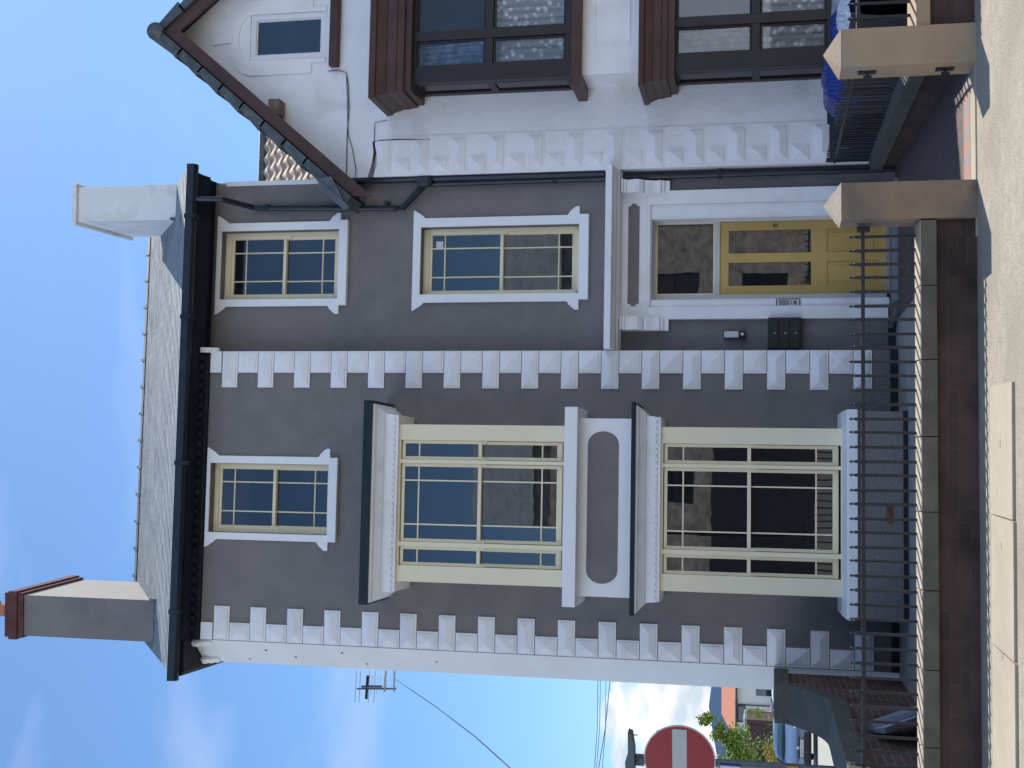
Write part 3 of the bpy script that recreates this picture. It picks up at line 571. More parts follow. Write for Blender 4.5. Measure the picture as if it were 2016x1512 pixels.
# faint raised band round the attic window
g = MB(); ac, r1, r2 = (aw[0]+aw[1])/2, .545, .575
def arch(mb, r, w, zc, y0, y1, zlow, k=14):
    o = [(ac+r*cos(t), zc+r*.62*sin(t)) for t in [pi*i/k for i in range(k+1)]]; i_ = [(ac+(r-w)*cos(t), zc+(r-w)*.62*sin(t)) for t in [pi*i/k for i in range(k+1)]]
    mb.prism([(ac+r, zlow)]+o+[(ac-r, zlow), (ac-r+w, zlow)]+i_[::-1]+[(ac+r-w, zlow)], y0, y1)
arch(g, .55, .16, 8.80, NY-.018, NY, 7.9); arch(g, .40, .06, 8.80, NY-.02, NY, 7.7); g.prism([(ac-.05, 9.10), (ac+.05, 9.10), (ac+.075, 9.40), (ac-.075, 9.40)], NY-.03, NY-.001)
g.build('window_moulding', oldwhite, Nb)
f = MB(); frame(f, aw[0]+.003, aw[1]-.003, aw[2], aw[3]-.003, .085, NY+.005, NY+.07); frame(f, aw[0]+.088, aw[1]-.088, aw[2]+.085, aw[3]-.088, .018, NY+.02, NY+.065); f = f.build('attic_window', mat('upvc', (.78, .78, .80), .35, .02, 5), Nb, bevel=.006)
MB().box(aw[0]+.08, aw[1]-.08, NY+.045, NY+.05, aw[2]+.08, aw[3]-.08).build('pane', glass, f)
MB().box(5.70, 6.70, NY-.10, NY+.01, 7.49, 7.62).build('window_sill', brown, f, bevel=.01)
# roof, bargeboards, verge
sd = Vector((AX-3.62, 0, (AX-3.62)*sl)).normalized()
for sgn in (1, -1):
    A = Vector((AX, 0, AZ_+.02)); B = Vector((AX-sgn*2.44, 0, AZ_+.02-2.44*sl))
    for nm, off, th, y0, y1, mm in (('bargeboard', -.02, .26, -.26, -.215, brown), ):
        g = MB(); g.add([(A.x, y0, A.z+off), (B.x, y0, B.z+off), (B.x, y0, B.z+off-th), (A.x, y0, A.z+off-th), (A.x, y1, A.z+off), (B.x, y1, B.z+off), (B.x, y1, B.z+off-th), (A.x, y1, A.z+off-th)], [(0,1,2,3),(7,6,5,4),(0,4,5,1),(1,5,6,2),(2,6,7,3),(3,7,4,0)]); g.build(nm, mm, Nb, bevel=.006)
    g = MB(); nseg = 9; L_ = (B-A).length; d = (B-A).normalized(); nn = Vector((-sgn*abs(d.z), 0, abs(d.x)))
    for k in range(nseg):
        p = A+d*(L_*k/nseg-.0); q = A+d*(L_*(k+1)/nseg+.03)
        vs = [];
        for yy in (-.30, 7.2):
            for pp, h0, h1 in ((p, 0, .10), (q, 0, .155)): vs += [(pp.x+nn.x*h0, yy, pp.z+nn.z*h0), (pp.x+nn.x*h1, yy, pp.z+nn.z*h1)]
        g.add(vs, [(0, 1, 3, 2), (4, 6, 7, 5), (1, 5, 7, 3), (0, 2, 6, 4), (2, 3, 7, 6), (0, 4, 5, 1)])
    g.build('roof', tile, Nb)
    MB().add([(A.x, -.215, A.z-.03), (B.x, -.215, B.z-.03), (B.x, 7, B.z-.03), (A.x, 7, A.z-.03)], [(0, 1, 2, 3)]).build('soffit', dbrown, Nb)
MB().lathe([(.12, 0), (.13, .03), (.13, 7.5)], (AX, -.33, AZ_+.10), 16, 'y').build('ridge_tile', tile, Nb)
g = MB().box(5.00, 5.22, -.12, NY, 8.28, 8.44); g.build('purlin_end', sand, Nb)
g = MB(); g.add([at(626, 352, -.34), at(650, 383, -.34), at(676, 395, -.34), at(652, 347, -.34)], [(0, 1, 2, 3)]); g.prism([(3.62, 7.13), (3.98, 7.56), (3.90, 7.60), (3.56, 7.19)], -.36, -.31); g.build('verge_clip', lead, Nb)
# neighbour quoins
g = MB()
for k in range(13):
    zb = 6.69-.535*k; dx = 0
    if zb < .3: break
    quoin(g, NX+.03, NX+.52, zb, zb+.235, NY, .07); quoin(g, NX+.03, NX+.26, zb-.275, zb-.025, NY, .07)
g.build('quoin_column', oldwhite, Nb)
MB().box(NX+.002, 5.21, NY-.03, NY-.001, 0, .86).build('plinth', navy, Nb)
g = MB().box(NX-.0, NX+.55, NY-.014, NY+.001, .2, 6.98); g.build('quoin_backing', oldwhite, Nb)
# neighbour bays
def nbay(zb, zt, zf0, zf1, label, sillz, mz):
    bx0, bx1, fy = 5.22, 7.5, -.5
    b = MB(); o = None
    posts = [(5.22, 5.44), (5.79, 5.90)]; 
    fz0, fz1 = zb, zt
    b.box(5.22, 5.44, fy, fy+.10, fz0, fz1); b.box(5.79, 5.91, fy, fy+.08, fz0, fz1); b.box(6.62, 6.78, fy, fy+.08, fz0, fz1); b.box(7.28, 7.5, fy, fy+.1, fz0, fz1)
    for a, c in ((5.44, 5.79), (5.91, 6.62), (6.78, 7.28)):
        b.box(a, c, fy+.004, fy+.08, fz1-.05, fz1); b.box(a, c, fy+.004, fy+.08, fz0, fz0+.09); b.box(a, c, fy+.004, fy+.08, mz-.055, mz+.055)
        frame(b, a, c, mz+.055, fz1-.05, .022, fy+.02, fy+.07); frame(b, a, c, fz0+.09, mz-.055, .03, fy+.03, fy+.07)
    b.box(5.22, 5.28, fy+.10, fy+.16, fz0, fz1); b.box(5.22, 5.28, NY-.10, NY, fz0, fz1)
    for z0, z1 in ((fz0, fz0+.09), (mz-.05, mz+.05), (fz1-.06, fz1)): b.box(5.222, 5.28, fy+.16, NY-.10, z0, z1)
    o = b.build('bay_window', dbrown, Nb, bevel=.006); o['label'] = label
    for a, c in ((5.44, 5.79), (5.91, 6.62), (6.78, 7.28)):
        MB().box(a+.01, c-.01, fy+.045, fy+.049, mz, fz1-.03).build('pane', clearg, o); MB().box(a+.01, c-.01, fy+.05, fy+.054, fz0+.05, mz).build('pane', clearg, o)
    MB().box(5.245, 5.25, fy+.12, NY-.05, fz0+.05, fz1-.03).build('pane', dglass, o)
    cu = MB(); n_ = 60; vs = []
    for i in range(n_+1):
        x = 5.33+(7.4-5.33)*i/n_; yy = fy+.17+.018*sin(i*1.9)+.008*sin(i*4.7)
        vs += [(x, yy, fz0+.03), (x, yy, mz+.02)]
    cu.add(vs, [(2*i, 2*i+2, 2*i+3, 2*i+1) for i in range(n_)]); cu.build('lace_curtain', lace, o)
    cu = MB(); vs = []; n_ = 22
    for i in range(n_+1):
        x = 5.33+.52*i/n_; yy = fy+.26+.03*sin(i*1.6); sw = .0
        vs += [(x, yy, mz-.1), (x-.04*(i/n_)**2, yy+.05, fz1)]
    cu.add(vs, [(2*i, 2*i+2, 2*i+3, 2*i+1) for i in range(n_)]); cu.build('curtain', curtb if zb > 3 else curtw, o)
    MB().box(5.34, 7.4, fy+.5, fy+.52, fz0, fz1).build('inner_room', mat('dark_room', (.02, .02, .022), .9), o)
    h = MB(); zb_, zt_ = zf0, zf1
    st = [(fy-.14, 5.07, zb_), (fy-.15, 5.065, zb_+.20*(zt_-zb_)), (fy-.165, 5.055, zb_+.22*(zt_-zb_)), (fy-.17, 5.05, zb_+.5*(zt_-zb_)), (fy-.185, 5.04, zb_+.52*(zt_-zb_)), (fy-.22, 5.01, zb_+.78*(zt_-zb_)), (fy-.25, 4.98, zb_+.82*(zt_-zb_)), (fy-.26, 4.97, zt_)]
    vs = []
    for yy, xx, zz in st: vs += [(xx, NY, zz), (xx, yy, zz), (7.7, yy, zz), (7.7, NY, zz)]
    fs = [(i*4+k, i*4+k+1, i*4+4+k+1, i*4+4+k) for i in range(len(st)-1) for k in range(3)]; e = (len(st)-1)*4; fs += [(e, e+1, e+2, e+3), (0, 1, 2, 3)]
    h.add(vs, fs); h.box(5.10, 7.6, fy-.10, NY-.01, zb_-.09, zb_); h.build('hood', brown, o)
    MB().box(5.06, 7.62, fy-.12, NY, sillz-.13, sillz).build('window_sill', brown, o, bevel=.012)
    return o
nu = nbay(4.10, 6.25, 6.33, 6.77, 'upper dark brown bay window with lace curtains', 4.10, 5.21)
nl = nbay(.80, 2.80, 2.86, 3.21, 'ground floor dark brown bay window with lace curtains', .80, 1.76)
MB().box(5.24, 7.48, -.46, NY, 3.20, 3.98).build('bay_spandrel', oldwhite, Nb, bevel=.01); MB().box(5.22, 7.5, -.48, NY, 0, .68).build('bay_plinth', oldwhite, Nb, bevel=.01)
g = MB(); frame(g, 5.62, 7.1, 3.35, 3.82, .02, -.474, -.459); g.build('panel_moulding', oldwhite, Nb)
# cables
s = 3.36
def q1(x, y): return at(250+x/s, y/s, NY-.02)
g = MB()
g.tube([q1(1440, 1310), q1(1452, 1130), q1(1456, 890), q1(1468, 720), q1(1462, 560), q1(1450, 480), q1(1400, 466), q1(1330, 470)], .006, 5)
g.tube([q1(1500, 1250), q1(1515, 1120), q1(1490, 980), q1(1462, 890), q1(1458, 700), q1(1452, 500)], .005, 5)
for j in range(4):
    o_ = 9*j-12
    g.tube([at(250+1450/s, 1325/s, -.1), q1(1530+o_, 1290), q1(1600+o_, 1200), q1(1632+o_, 1090), q1(1640+o_*.5, 1010), q1(1630+o_*.3, 940)], .006, 5)
g.tube([q1(1630, 940), q1(1670, 928), q1(1800, 922), q1(2000, 925)], .008, 5); g.tube([q1(1635, 940), q1(1637, 850), q1(1640, 812), q1(1720, 795)], .005, 5)
g.build('cable', iron, Nb)
g = MB()
for k in range(14):
    a = [random.uniform(-.14, .14) for _ in range(6)]; c0 = Vector(at(688, 380, -.12))
    g.tube([c0+Vector((a[0], a[1]*.5, a[2])), c0+Vector((a[3], a[4]*.5, a[5])), c0+Vector((a[2]*.7, a[0]*.3, a[4]-.05))], .007, 5)
g.box(c0.x-.09, c0.x+.12, c0.y, c0.y+.2, c0.z-.08, c0.z+.10)
g.build('gutter_end', dbrown, Nb)
g = MB(); g.tube([at(690, 357, .16), at(830, 352, .16), at(850, 352, .16), at(1190, 342, .16)], .05, 8); g.lathe([(.05, 0), (.075, .05), (.08, .16), (.085, .2), (.05, .2)], (at(838, 360, .1)[0]+.02, .12, at(850, 360, .1)[2]), 12); g.build('soil_pipe', navy, Nb)
# house further back with a pantile roof
Rb = thing('rear_house', 'sunlit pantiled roof seen through the gap behind the two houses', 'house')
g = MB(); x0, x1, z0, z1 = 4.6, 9.4, 10.45, 12.76; rows, cols = 9, 16; y0, y1 = 7.6, 9.9
d = Vector((0, y1-y0, z1-z0)); L_ = d.length; d.normalize(); nn = Vector((0, -d.z, d.y))
for r in range(rows):
    nx = cols*8; vs = []
    for i in range(nx+1):
        x = x0+(x1-x0)*i/nx; h = .028*sin(i/8*2*pi)+.02*abs(sin(i/8*pi))
        for tt, e in ((r, .05), (r+1.06, .0)):
            p = Vector((x, y0, z0))+d*(L_*tt/rows)+nn*(h+e); vs.append(p)
        vs.append(Vector((x, y0, z0))+d*(L_*r/rows)+nn*(h-.0))
    g.add(vs, [(3*i, 3*i+3, 3*i+4, 3*i+1) for i in range(nx)]+[(3*i, 3*i+2, 3*i+5, 3*i+3) for i in range(nx)])
g.build('roof', pant, Rb)
g = MB().box(x0, x1, y0+.1, 11.5, 0, 10.45); g.build('wall', oldwhite, Rb)
MB().tube([(x0, y1, z1+.05), (x1, y1, z1+.05)], .10, 10).build('ridge_tiles', tile, Rb)
# ================================================================ FRONT WALL, PILLARS, RAILINGS
Fw = thing('dwarf_wall', 'low dark brick wall under the front railings of the grey house', 'wall', (0, -5.8, 0))
MB().box(-2.34, 2.09, -.18, .13, -.05, .305).build('brickwork', brick, Fw)
g = MB(); x = 2.085; ks = [.52, .58, .60, .58, .60, .60, .58, .57, .45]
for k in ks:
    x2 = max(x-k, -2.34); g.prism([(-.23, .31), (-.23, .434), (-.07, .452), (-.03, .452), (.12, .43), (.12, .31)], x2+.004, x-.004, 'x'); x = x2
    if x <= -2.33: break
g.build('coping', coping, Fw, bevel=.006)
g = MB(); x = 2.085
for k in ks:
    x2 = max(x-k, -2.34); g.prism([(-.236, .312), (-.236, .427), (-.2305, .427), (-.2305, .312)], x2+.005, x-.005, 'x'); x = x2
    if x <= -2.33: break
g = g.build('shaded_coping_face', mat('shaded_stone', (.125, .115, .09), .9, .2, 5, .4, 50, col2=(.09, .085, .07), c2s=3), Fw); g['label'] = 'front face of the coping stones, darkened to stand for its shade'  # thin strip over the coping front with shade painted into its colour
def bar_mb(z0, z1, r=.011):
    b = MB().box(-r, r, -r, r, z0, z1-.055)
    b.lathe([(.004, 0), (.0125, .004), (.0125, .011), (.006, .014), (.005, .022), (.013, .030), (.012, .036), (.001, .052)], (0, 0, z1-.056), 8); return b
def railing(name, label, cat, p, q, n, zr, z0, z1, grp, first=None, zdrop=0):
    t = thing(name, label, cat, (p[0], p[1], 0), group=None); p = Vector((*p, 0)); q = Vector((*q, 0)); d = q-p
    MB().beam((0, 0, zr), (d.x, d.y, zr-zdrop), .032, .030).build('rail', iron, t, bevel=.003)
    src = None
    for i in range(n):
        f_ = (i+.6)/n; o = None
        if src is None: src = o = bar_mb(z0, z1).build('bar', iron, t)
        else: o = src.copy(); C.objects.link(o); o.parent = t
        o.location = (d.x*f_, d.y*f_, -zdrop*f_); o.rotation_euler = (random.uniform(-.006, .006), random.uniform(-.006, .006), random.uniform(-.2, .2))
    return t
fr_ = railing('iron_railing', 'black iron railing with pointed bars along the front of the grey house', 'railing', (2.06, -5.87), (-2.33, -5.87), 39, .855, .44, .968, 'iron railings')
g = MB().box(-.03, .012, -.03, .03, .80, .90); g.build('fixing', iron, fr_)
def pillar(label, x0, x1, y0, y1, mm, hinges):
    t = thing('gate_pillar', label, 'pillar', ((x0+x1)/2, (y0+y1)/2, 0)); w, d = (x1-x0)/2, (y1-y0)/2
    MB().box(-w, w, -d, d, -.05, 1.03).build('shaft', mm, t, bevel=.008)
    g = MB().add([(-w-.004, -d-.004, 1.03), (w+.004, -d-.004, 1.03), (w+.004, d+.004, 1.03), (-w-.004, d+.004, 1.03), (0, 0, 1.165)], [(3, 2, 1, 0), (0, 1, 4), (1, 2, 4), (2, 3, 4), (3, 0, 4)]); g.build('cap', coping if mm == sand else mm, t)
    for z in hinges:
        h = MB().box(-w-.012, -w-.0, -.05, .02, z-.07, z+.07); h.box(-w-.05, -w-.01, -.03, -.015, z-.012, z+.012); h.box(-w-.055, -w-.035, -.035, -.01, z-.035, z+.03); h.build('gate_hinge', iron, t)
    return t
pillar('weathered sandstone gate pillar at the right end of the front railings', 2.095, 2.395, -6.035, -5.72, sand, ())
pillar('cleaner sandstone gate pillar with two black gate hinges', 3.335, 3.65, -6.035, -5.72, mat('clean_sandstone', (.38, .28, .18), .8, .08, 4, .25, 60, col2=(.33, .28, .22), c2s=2.2, c2t=(.5, .62)), (.82, .22))
# side fence between path and neighbour
Sw = thing('dwarf_wall', 'low wall with dark coping between the tiled path and the neighbour', 'wall', (3.5, -5.72, 0))
dx, dy = .52, 5.75
g = MB(); vs = [(.03, 0, -.05), (.22, 0, -.05), (.22, 0, .28), (.03, 0, .28)]; g.add(vs+[(x+dx, y+dy, z-.0 if z < 0 else z-.10) for x, y, z in vs], [(0,1,2,3),(7,6,5,4),(0,4,5,1),(1,5,6,2),(2,6,7,3),(3,7,4,0)]); g.build('brickwork', brick, Sw)
g = MB(); vs = [(-.02, 0, .28), (.27, 0, .28), (.27, 0, .44), (.125, 0, .47), (-.02, 0, .42)]; n = 5
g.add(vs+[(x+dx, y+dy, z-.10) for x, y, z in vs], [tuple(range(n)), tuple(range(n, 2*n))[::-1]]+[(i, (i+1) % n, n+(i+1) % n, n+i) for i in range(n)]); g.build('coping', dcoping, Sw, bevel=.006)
railing('iron_railing', 'black iron railing on the low wall beside the tiled path', 'railing', (3.60, -5.70), (4.11, .05), 38, .86, .44, .98, 'iron railings', zdrop=.09)
# neighbour's front wall on the right
Nw = thing('dwarf_wall', 'low wall with a clean sandstone coping right of the second gate pillar', 'wall', (3.65, -5.8, 0))
MB().box(0, 4, -.16, .12, -.05, .34).build('brickwork', brick, Nw); MB().prism([(-.2, .34), (-.2, .44), (.15, .48), (.15, .34)], 0.002, 4, 'x').build('coping', MATS['clean_sandstone'], Nw, bevel=.006)
railing('iron_railing', 'black iron railing right of the hinged gate pillar', 'railing', (3.66, -5.75), (7.6, -5.75), 35, .88, .46, .97, 'iron railings')
# bins under the sheets in the neighbour's yard
for i, (x, yb, lab) in enumerate(((4.66, -.85, 'dark wheelie bin nearest the neighbouring house wall, behind the side railing'), (4.42, -3.15, 'dark wheelie bin standing alone behind the side railing, nearest the street'), (4.75, -2.2, 'dark wheelie bin under the blue plastic sheet'), (5.45, -2.2, 'dark wheelie bin under the silver sheet'))):
    t = thing('wheelie_bin', lab, 'bin', (x, yb, 0), rotz=.04*i)
    MB().add([(-.24, -.28, .06), (.24, -.28, .06), (.24, .26, .06), (-.24, .26, .06), (-.29, -.36, .74), (.29, -.36, .74), (.29, .33, .74), (-.29, .33, .74)], [(3,2,1,0),(4,5,6,7),(0,1,5,4),(1,2,6,5),(2,3,7,6),(3,0,4,7)]).build('body', mat('bin_plastic', (.012, .018, .035), .45), t, bevel=.02)
    MB().box(-.30, .30, -.38, .35, .742, .79).build('lid', MATS['bin_plastic'], t, bevel=.015)
    for sx in (-1, 1): MB().lathe([(.10, -.03), (.10, .03)], (sx*.27, .24, .10), 16, 'x').build('wheel', rubber, t)
def drape(name, label, cat, x0, x1, y0, y1, z0, h, m, seed, sag):
    rnd = random.Random(seed); nx, ny = 64, 26; g = MB(); vs = []
    ph = [(rnd.uniform(3, 20), rnd.uniform(3, 16), rnd.uniform(0, 6), rnd.uniform(.2, 1)) for _ in range(9)]
    for j in range(ny+1):
        for i in range(nx+1):
            u, v = i/nx, j/ny; x = x0+(x1-x0)*u; y = y0+(y1-y0)*v
            e = min(1, min(v, 1-v)*5, u*6+.1, (1-u)*8+.3); w = sum(a*sin(k1*u*2+k2*v+p) for k1, k2, p, a in ph)*.009
            z = z0+h*(.55+.45*sin(pi*min(1, u*1.2+.1)))*(e**.5)-sag*(1-e)+w-abs(rnd.gauss(0, .006)); vs.append((x+w*.6, y+w*.8+rnd.gauss(0, .004), z))
    g.add(vs, [(j*(nx+1)+i, j*(nx+1)+i+1, (j+1)*(nx+1)+i+1, (j+1)*(nx+1)+i) for j in range(ny) for i in range(nx)])
    o = g.build(name, m, None); so = o.modifiers.new('thickness', 'SOLIDIFY'); so.thickness = .004; tag(o, label, cat); return o
drape('plastic_sheet', 'crumpled blue plastic sheet draped behind the side railing', 'sheet', 4.02, 5.25, -2.65, -1.75, .80, .20, tarpb, 3, .16)
drape('plastic_sheet', 'shiny silver plastic sheet heaped right of the blue one', 'sheet', 4.72, 6.1, -2.75, -1.9, .80, .10, silver, 5, .05)
# left boundary wall with a swept coping
Bw = thing('boundary_wall', 'brick side wall with dark coping sweeping down from the grey house to the pavement', 'wall', (-2.3, 0, 0))
def sweep(y): 
    if y > -1.2: return 1.50
    if y < -2.35: return .94
    t = (y+1.2)/-1.15; return .94+.43*(1-t)**2.0
ys = [0, -.6, -1.199, -1.2]+[-1.2-1.15*k/12 for k in range(1, 13)]+[-3.2, -4.2, -5.2, -6.0]
g = MB(); vs = []
for y in ys: zz = sweep(y)-.16; vs += [(-.05, y, -.05), (-.05, y, zz), (-.40, y, zz), (-.40, y, -.05)]
g.add(vs, [(i*4+k, i*4+k+1, i*4+5+k, i*4+4+k) for i in range(len(ys)-1) for k in (0, 1, 2)]+[(0, 1, 2, 3), ((len(ys)-1)*4, (len(ys)-1)*4+1, (len(ys)-1)*4+2, (len(ys)-1)*4+3)]); g.build('brickwork', dbrick, Bw)
g = MB(); g.box(-.45, .005, -1.2, 0.0, 1.34, 1.51)
yy = [-1.2-1.15*k/12 for k in range(13)]+[-3.0, -3.01, -3.9, -3.91, -4.8, -4.81, -6.02]; vs = []
for y in yy: zz = sweep(y-.001); vs += [(.0, y, zz-.17), (.0, y, zz), (-.45, y, zz+.01), (-.45, y, zz-.17)]
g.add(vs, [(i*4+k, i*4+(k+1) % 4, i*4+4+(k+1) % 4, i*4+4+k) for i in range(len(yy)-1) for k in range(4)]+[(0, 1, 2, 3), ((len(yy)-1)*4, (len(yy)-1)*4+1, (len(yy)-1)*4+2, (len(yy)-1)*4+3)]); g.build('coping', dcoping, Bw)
t = thing('leaning_board', 'grey board box leaning against the side wall behind the railings', 'board', (-2.2, -4.0, 0))
g = MB(); g.add([(.06, .95, 0), (-.10, .45, .64), (-.04, .05, .62), (.14, .2, 0), (.10, .97, 0), (-.06, .48, .66), (.02, .06, .64), (.20, .2, 0)], [(3,2,1,0),(4,5,6,7),(0,1,5,4),(1,2,6,5),(2,3,7,6),(3,0,4,7)]); g.build('board', boardm, t)
g = MB(); g.add([(.14, .19, 0), (-.04, .04, .63), (.02, -.2, .55), (.22, -.1, 0), (.10, .22, 0), (-.08, .08, .62), (-.04, -.16, .54), (.16, -.06, 0)], [(3,2,1,0),(4,5,6,7),(0,1,5,4),(1,2,6,5),(2,3,7,6),(3,0,4,7)]); g.build('side_board', mat('pale_board', (.30, .34, .38), .6), t)
# ================================================================ SIGN
Sg = thing('no_entry_sign', 'round red no entry sign with a lamp on a grey post', 'road sign', (-2.905, -2.9, 0), rotz=radians(-12))
MB().lathe([(.045, 0), (.045, 3.0)], (0, .08, 0), 20).build('post', steel, Sg, smooth=False)
MB().lathe([(.368, 0), (.368, .012)], (.05, 0, 2.475), 64, 'y').build('disc', signw, Sg)
MB().lathe([(.355, -.002), (.355, .004)], (.05, 0, 2.475), 64, 'y').build('red_face', red, Sg)
MB().box(.05-.325, .05+.325, -.006, -.001, 2.475-.075, 2.475+.075).build('white_bar', signw, Sg, bevel=.012)
g = MB().box(-.02, .30, .013, .05, 2.68, 2.72); g.box(-.02, .30, .013, .05, 2.25, 2.29); g.lathe([(.0, 0), (.05, .0), (.055, .03), (.05, .06), (0, .06)], (.28, .01, 2.68), 16, 'y'); g.build('bracket', steel, Sg)
g = MB().box(-.04, .04, -.02, .10, 2.84, 2.93); g.prism([(-.30, 2.93), (.16, 2.93), (.33, 2.955), (.345, 3.0), (.12, 3.0), (.02, 3.03), (-.25, 3.03)], -.09, .03); g.box(.30, .312, -.05, -.04, 2.90, 2.955); g.build('sign_lamp', mat('lamp_housing', (.09, .11, .13), .5), Sg, bevel=.012)
g = MB().box(-.028, .012, -.0, .036, 1.86, 2.06); g.build('sticker', mat('sticker_white', (.7, .7, .72), .5), Sg); MB().box(.012, .026, -.0, .036, 1.86, 2.06).build('sticker_edge', mat('sticker_blue', (.02, .03, .16), .5), Sg)
MB().box(.012, .05, .01, .06, 1.28, 1.40).build('post_band', brass, Sg)
# ================================================================ ANTENNA, CABLES
An = thing('tv_antenna', 'television antenna with thin crossbars beside the white side of the house', 'antenna', at(768, 1355, 7))
def av(x, y): p = at(x, y, 7); o = An.location; return Vector((p[0]-o[0], p[1]-o[1], p[2]-o[2]))
g = MB().tube([av(703, 1356), av(780, 1356)], .018, 8); g.tube([av(712, 1352), av(752, 1352)], .028, 8); g.build('boom', steel, An)
g = MB()
for x, l, r in ((701, 27, 21), (709, 27, 21), (727, 27, 22), (738, 27, 22), (731, 13, 14), (734, 13, 13), (743, 11, 13), (749, 10, 13), (756, 9, 13)): g.tube([av(x-2, 1356+l), av(x+1, 1356-r-14)], .007 if l > 20 else .004, 5)
g.build('crossbars', alum, An); MB().tube([av(721, 1376), av(724, 1330)], .028, 8).build('dipole', blackpl, An)
g = MB().tube([av(758, 1362), av(760, 1320)], .022, 8); g.tube([av(776, 1362), av(777, 1320)], .022, 8); g.build('mounting_arm', alum, An)
tag(MB().tube([at(780, 1338, 7), at(860, 1393, 3), at(935, 1450, -1), at(1006, 1514, -4), at(1100, 1610, -8)], .007, 5).build('overhead_cable', iron), 'thin cable running down from beside the antenna towards the street', 'cable')
for i, (a, b, r) in enumerate((((1177, 1340), (1168, 1540), .010), ((1182, 1340), (1172, 1540), .009), ((1193, 1340), (1184, 1540), .009), ((1201, 1340), (1174, 1540), .013))):
    p, q = at(*a, 24), at(*b, 20)
    tag(MB().tube([p, [(u+v)/2-(.05 if k == 2 else 0) for k, (u, v) in enumerate(zip(p, q))], q], r, 5).build('power_line', iron), ['uppermost thin power line left of the house', 'second thin power line left of the house', 'third thin power line left of the house', 'thickest and steepest power line left of the house'][i], 'power line', 'power lines')
# ================================================================ VEGETATION
def foliage(name, label, cat, blobs, m, n, size, seed, trunk=None, m2=None, loc=(0, 0, 0)):
    t = thing(name, label, cat, loc); rnd = random.Random(seed); g = MB(); g2 = MB()
    tot = sum(b[3] for b in blobs)
    for cx, cy, cz, w, rx, ry, rz in blobs:
        sub = [(rnd.gauss(0, .45), rnd.gauss(0, .45), rnd.gauss(0, .45)) for _ in range(9)]
        for _ in range(int(n*w/tot)):
            s_ = rnd.choice(sub); p = Vector((cx+rx*(s_[0]+rnd.gauss(0, .28)), cy+ry*(s_[1]+rnd.gauss(0, .28)), cz+rz*(s_[2]+rnd.gauss(0, .28))))
            a = Vector((rnd.gauss(0, 1), rnd.gauss(0, 1), rnd.gauss(0, .6))).normalized(); b = a.cross(Vector((rnd.gauss(0, 1), rnd.gauss(0, 1), rnd.gauss(0, 1)))).normalized(); k = size*rnd.uniform(.6, 1.3)
            (g2 if (m2 and rnd.random() < .3) else g).add([p-a*k, p-b*k*.45, p+a*k, p+b*k*.45], [(0, 1, 2, 3)])
    g.build('crown', m, t)
    if m2: g2.build('pale_leaves', m2, t)
    if trunk: 
        tb = MB()
        for pth, r in trunk: tb.tube(pth, r, 7)
        tb.build('trunk', bark, t)
    return t
# blobs: x, y, z, weight, rx, ry, rz relative to the plant's foot
foliage('climbing_shrub', 'tall bright green shrub with a long leaning shoot, behind the road sign', 'shrub', [(.95, 0, 3.9, 2, .22, .2, .32), (.6, 0, 3.45, 1.5, .35, .3, .3), (.2, 0, 3.0, 3, .5, .4, .35), (-.2, 0, 2.75, 4, .7, .5, .4), (-.7, 0, 2.4, 5, .8, .6, .6), (-1.2, 0, 2.9, 4, .7, .6, .5), (-1.6, 0, 1.9, 4, .8, .6, .7)], leaf, 7500, .07, 11, [([(-1.3, 0, 0), (-1.0, 0, 1.2), (-.3, 0, 2.4), (.6, 0, 3.5), (1.0, 0, 4.1)], [.08, .07, .05, .025, .012]), ([(-1.3, 0, 0), (-1.5, 0, 1.6), (-1.6, 0, 2.9)], [.08, .06, .02])], leaf3, (-10.2, 34, 0))
foliage('dark_bush', 'dark glossy bush in front of the brown shed', 'bush', [(0, 0, 1.3, 5, .9, .7, 1.0), (-.5, 0, 1.9, 4, .9, .7, .9), (.45, 0, 2.2, 2, .5, .5, .8), (-.8, 0, 1.0, 3, .9, .7, .8)], leafd, 6500, .065, 12, [([(0, 0, 0), (-.1, 0, 1), (.1, 0, 2)], [.07, .05, .02])], leaf3, (-11.75, 38, 0))
foliage('flowering_bush', 'small bush with yellow orange leaves behind the silver blue car', 'bush', [(0, 0, 1.25, 4, .45, .4, .4), (.3, 0, 1.45, 2, .35, .3, .25), (-.4, 0, 1.2, 2, .35, .3, .35)], leafy, 1000, .05, 13, [([(0, 0, 0), (0, 0, 1)], [.04, .02])], leaf, (-10.15, 32, 0))
foliage('garden_shrub', 'small upright shrub in front of the orange roofed bungalow', 'shrub', [(0, 0, 2.2, 3, .16, .2, .35), (.12, 0, 2.0, 2, .14, .2, .3), (-.2, 0, 1.95, 2, .14, .2, .25)], leaf, 500, .05, 14, [([(0, 0, 0), (0, 0, 1.8)], [.06, .03])], leaf3, (-10.8, 45, 0))
foliage('garden_hedge', 'dark hedge along the far side of the parking area', 'hedge', [(k*1.1, 0, .85, 1, .7, .4, .6) for k in range(-4, 5)], leafd, 3000, .09, 15, [([(0, 0, 0), (0, 0, .8)], [.05, .03])], leaf, (-13.5, 48, 0))
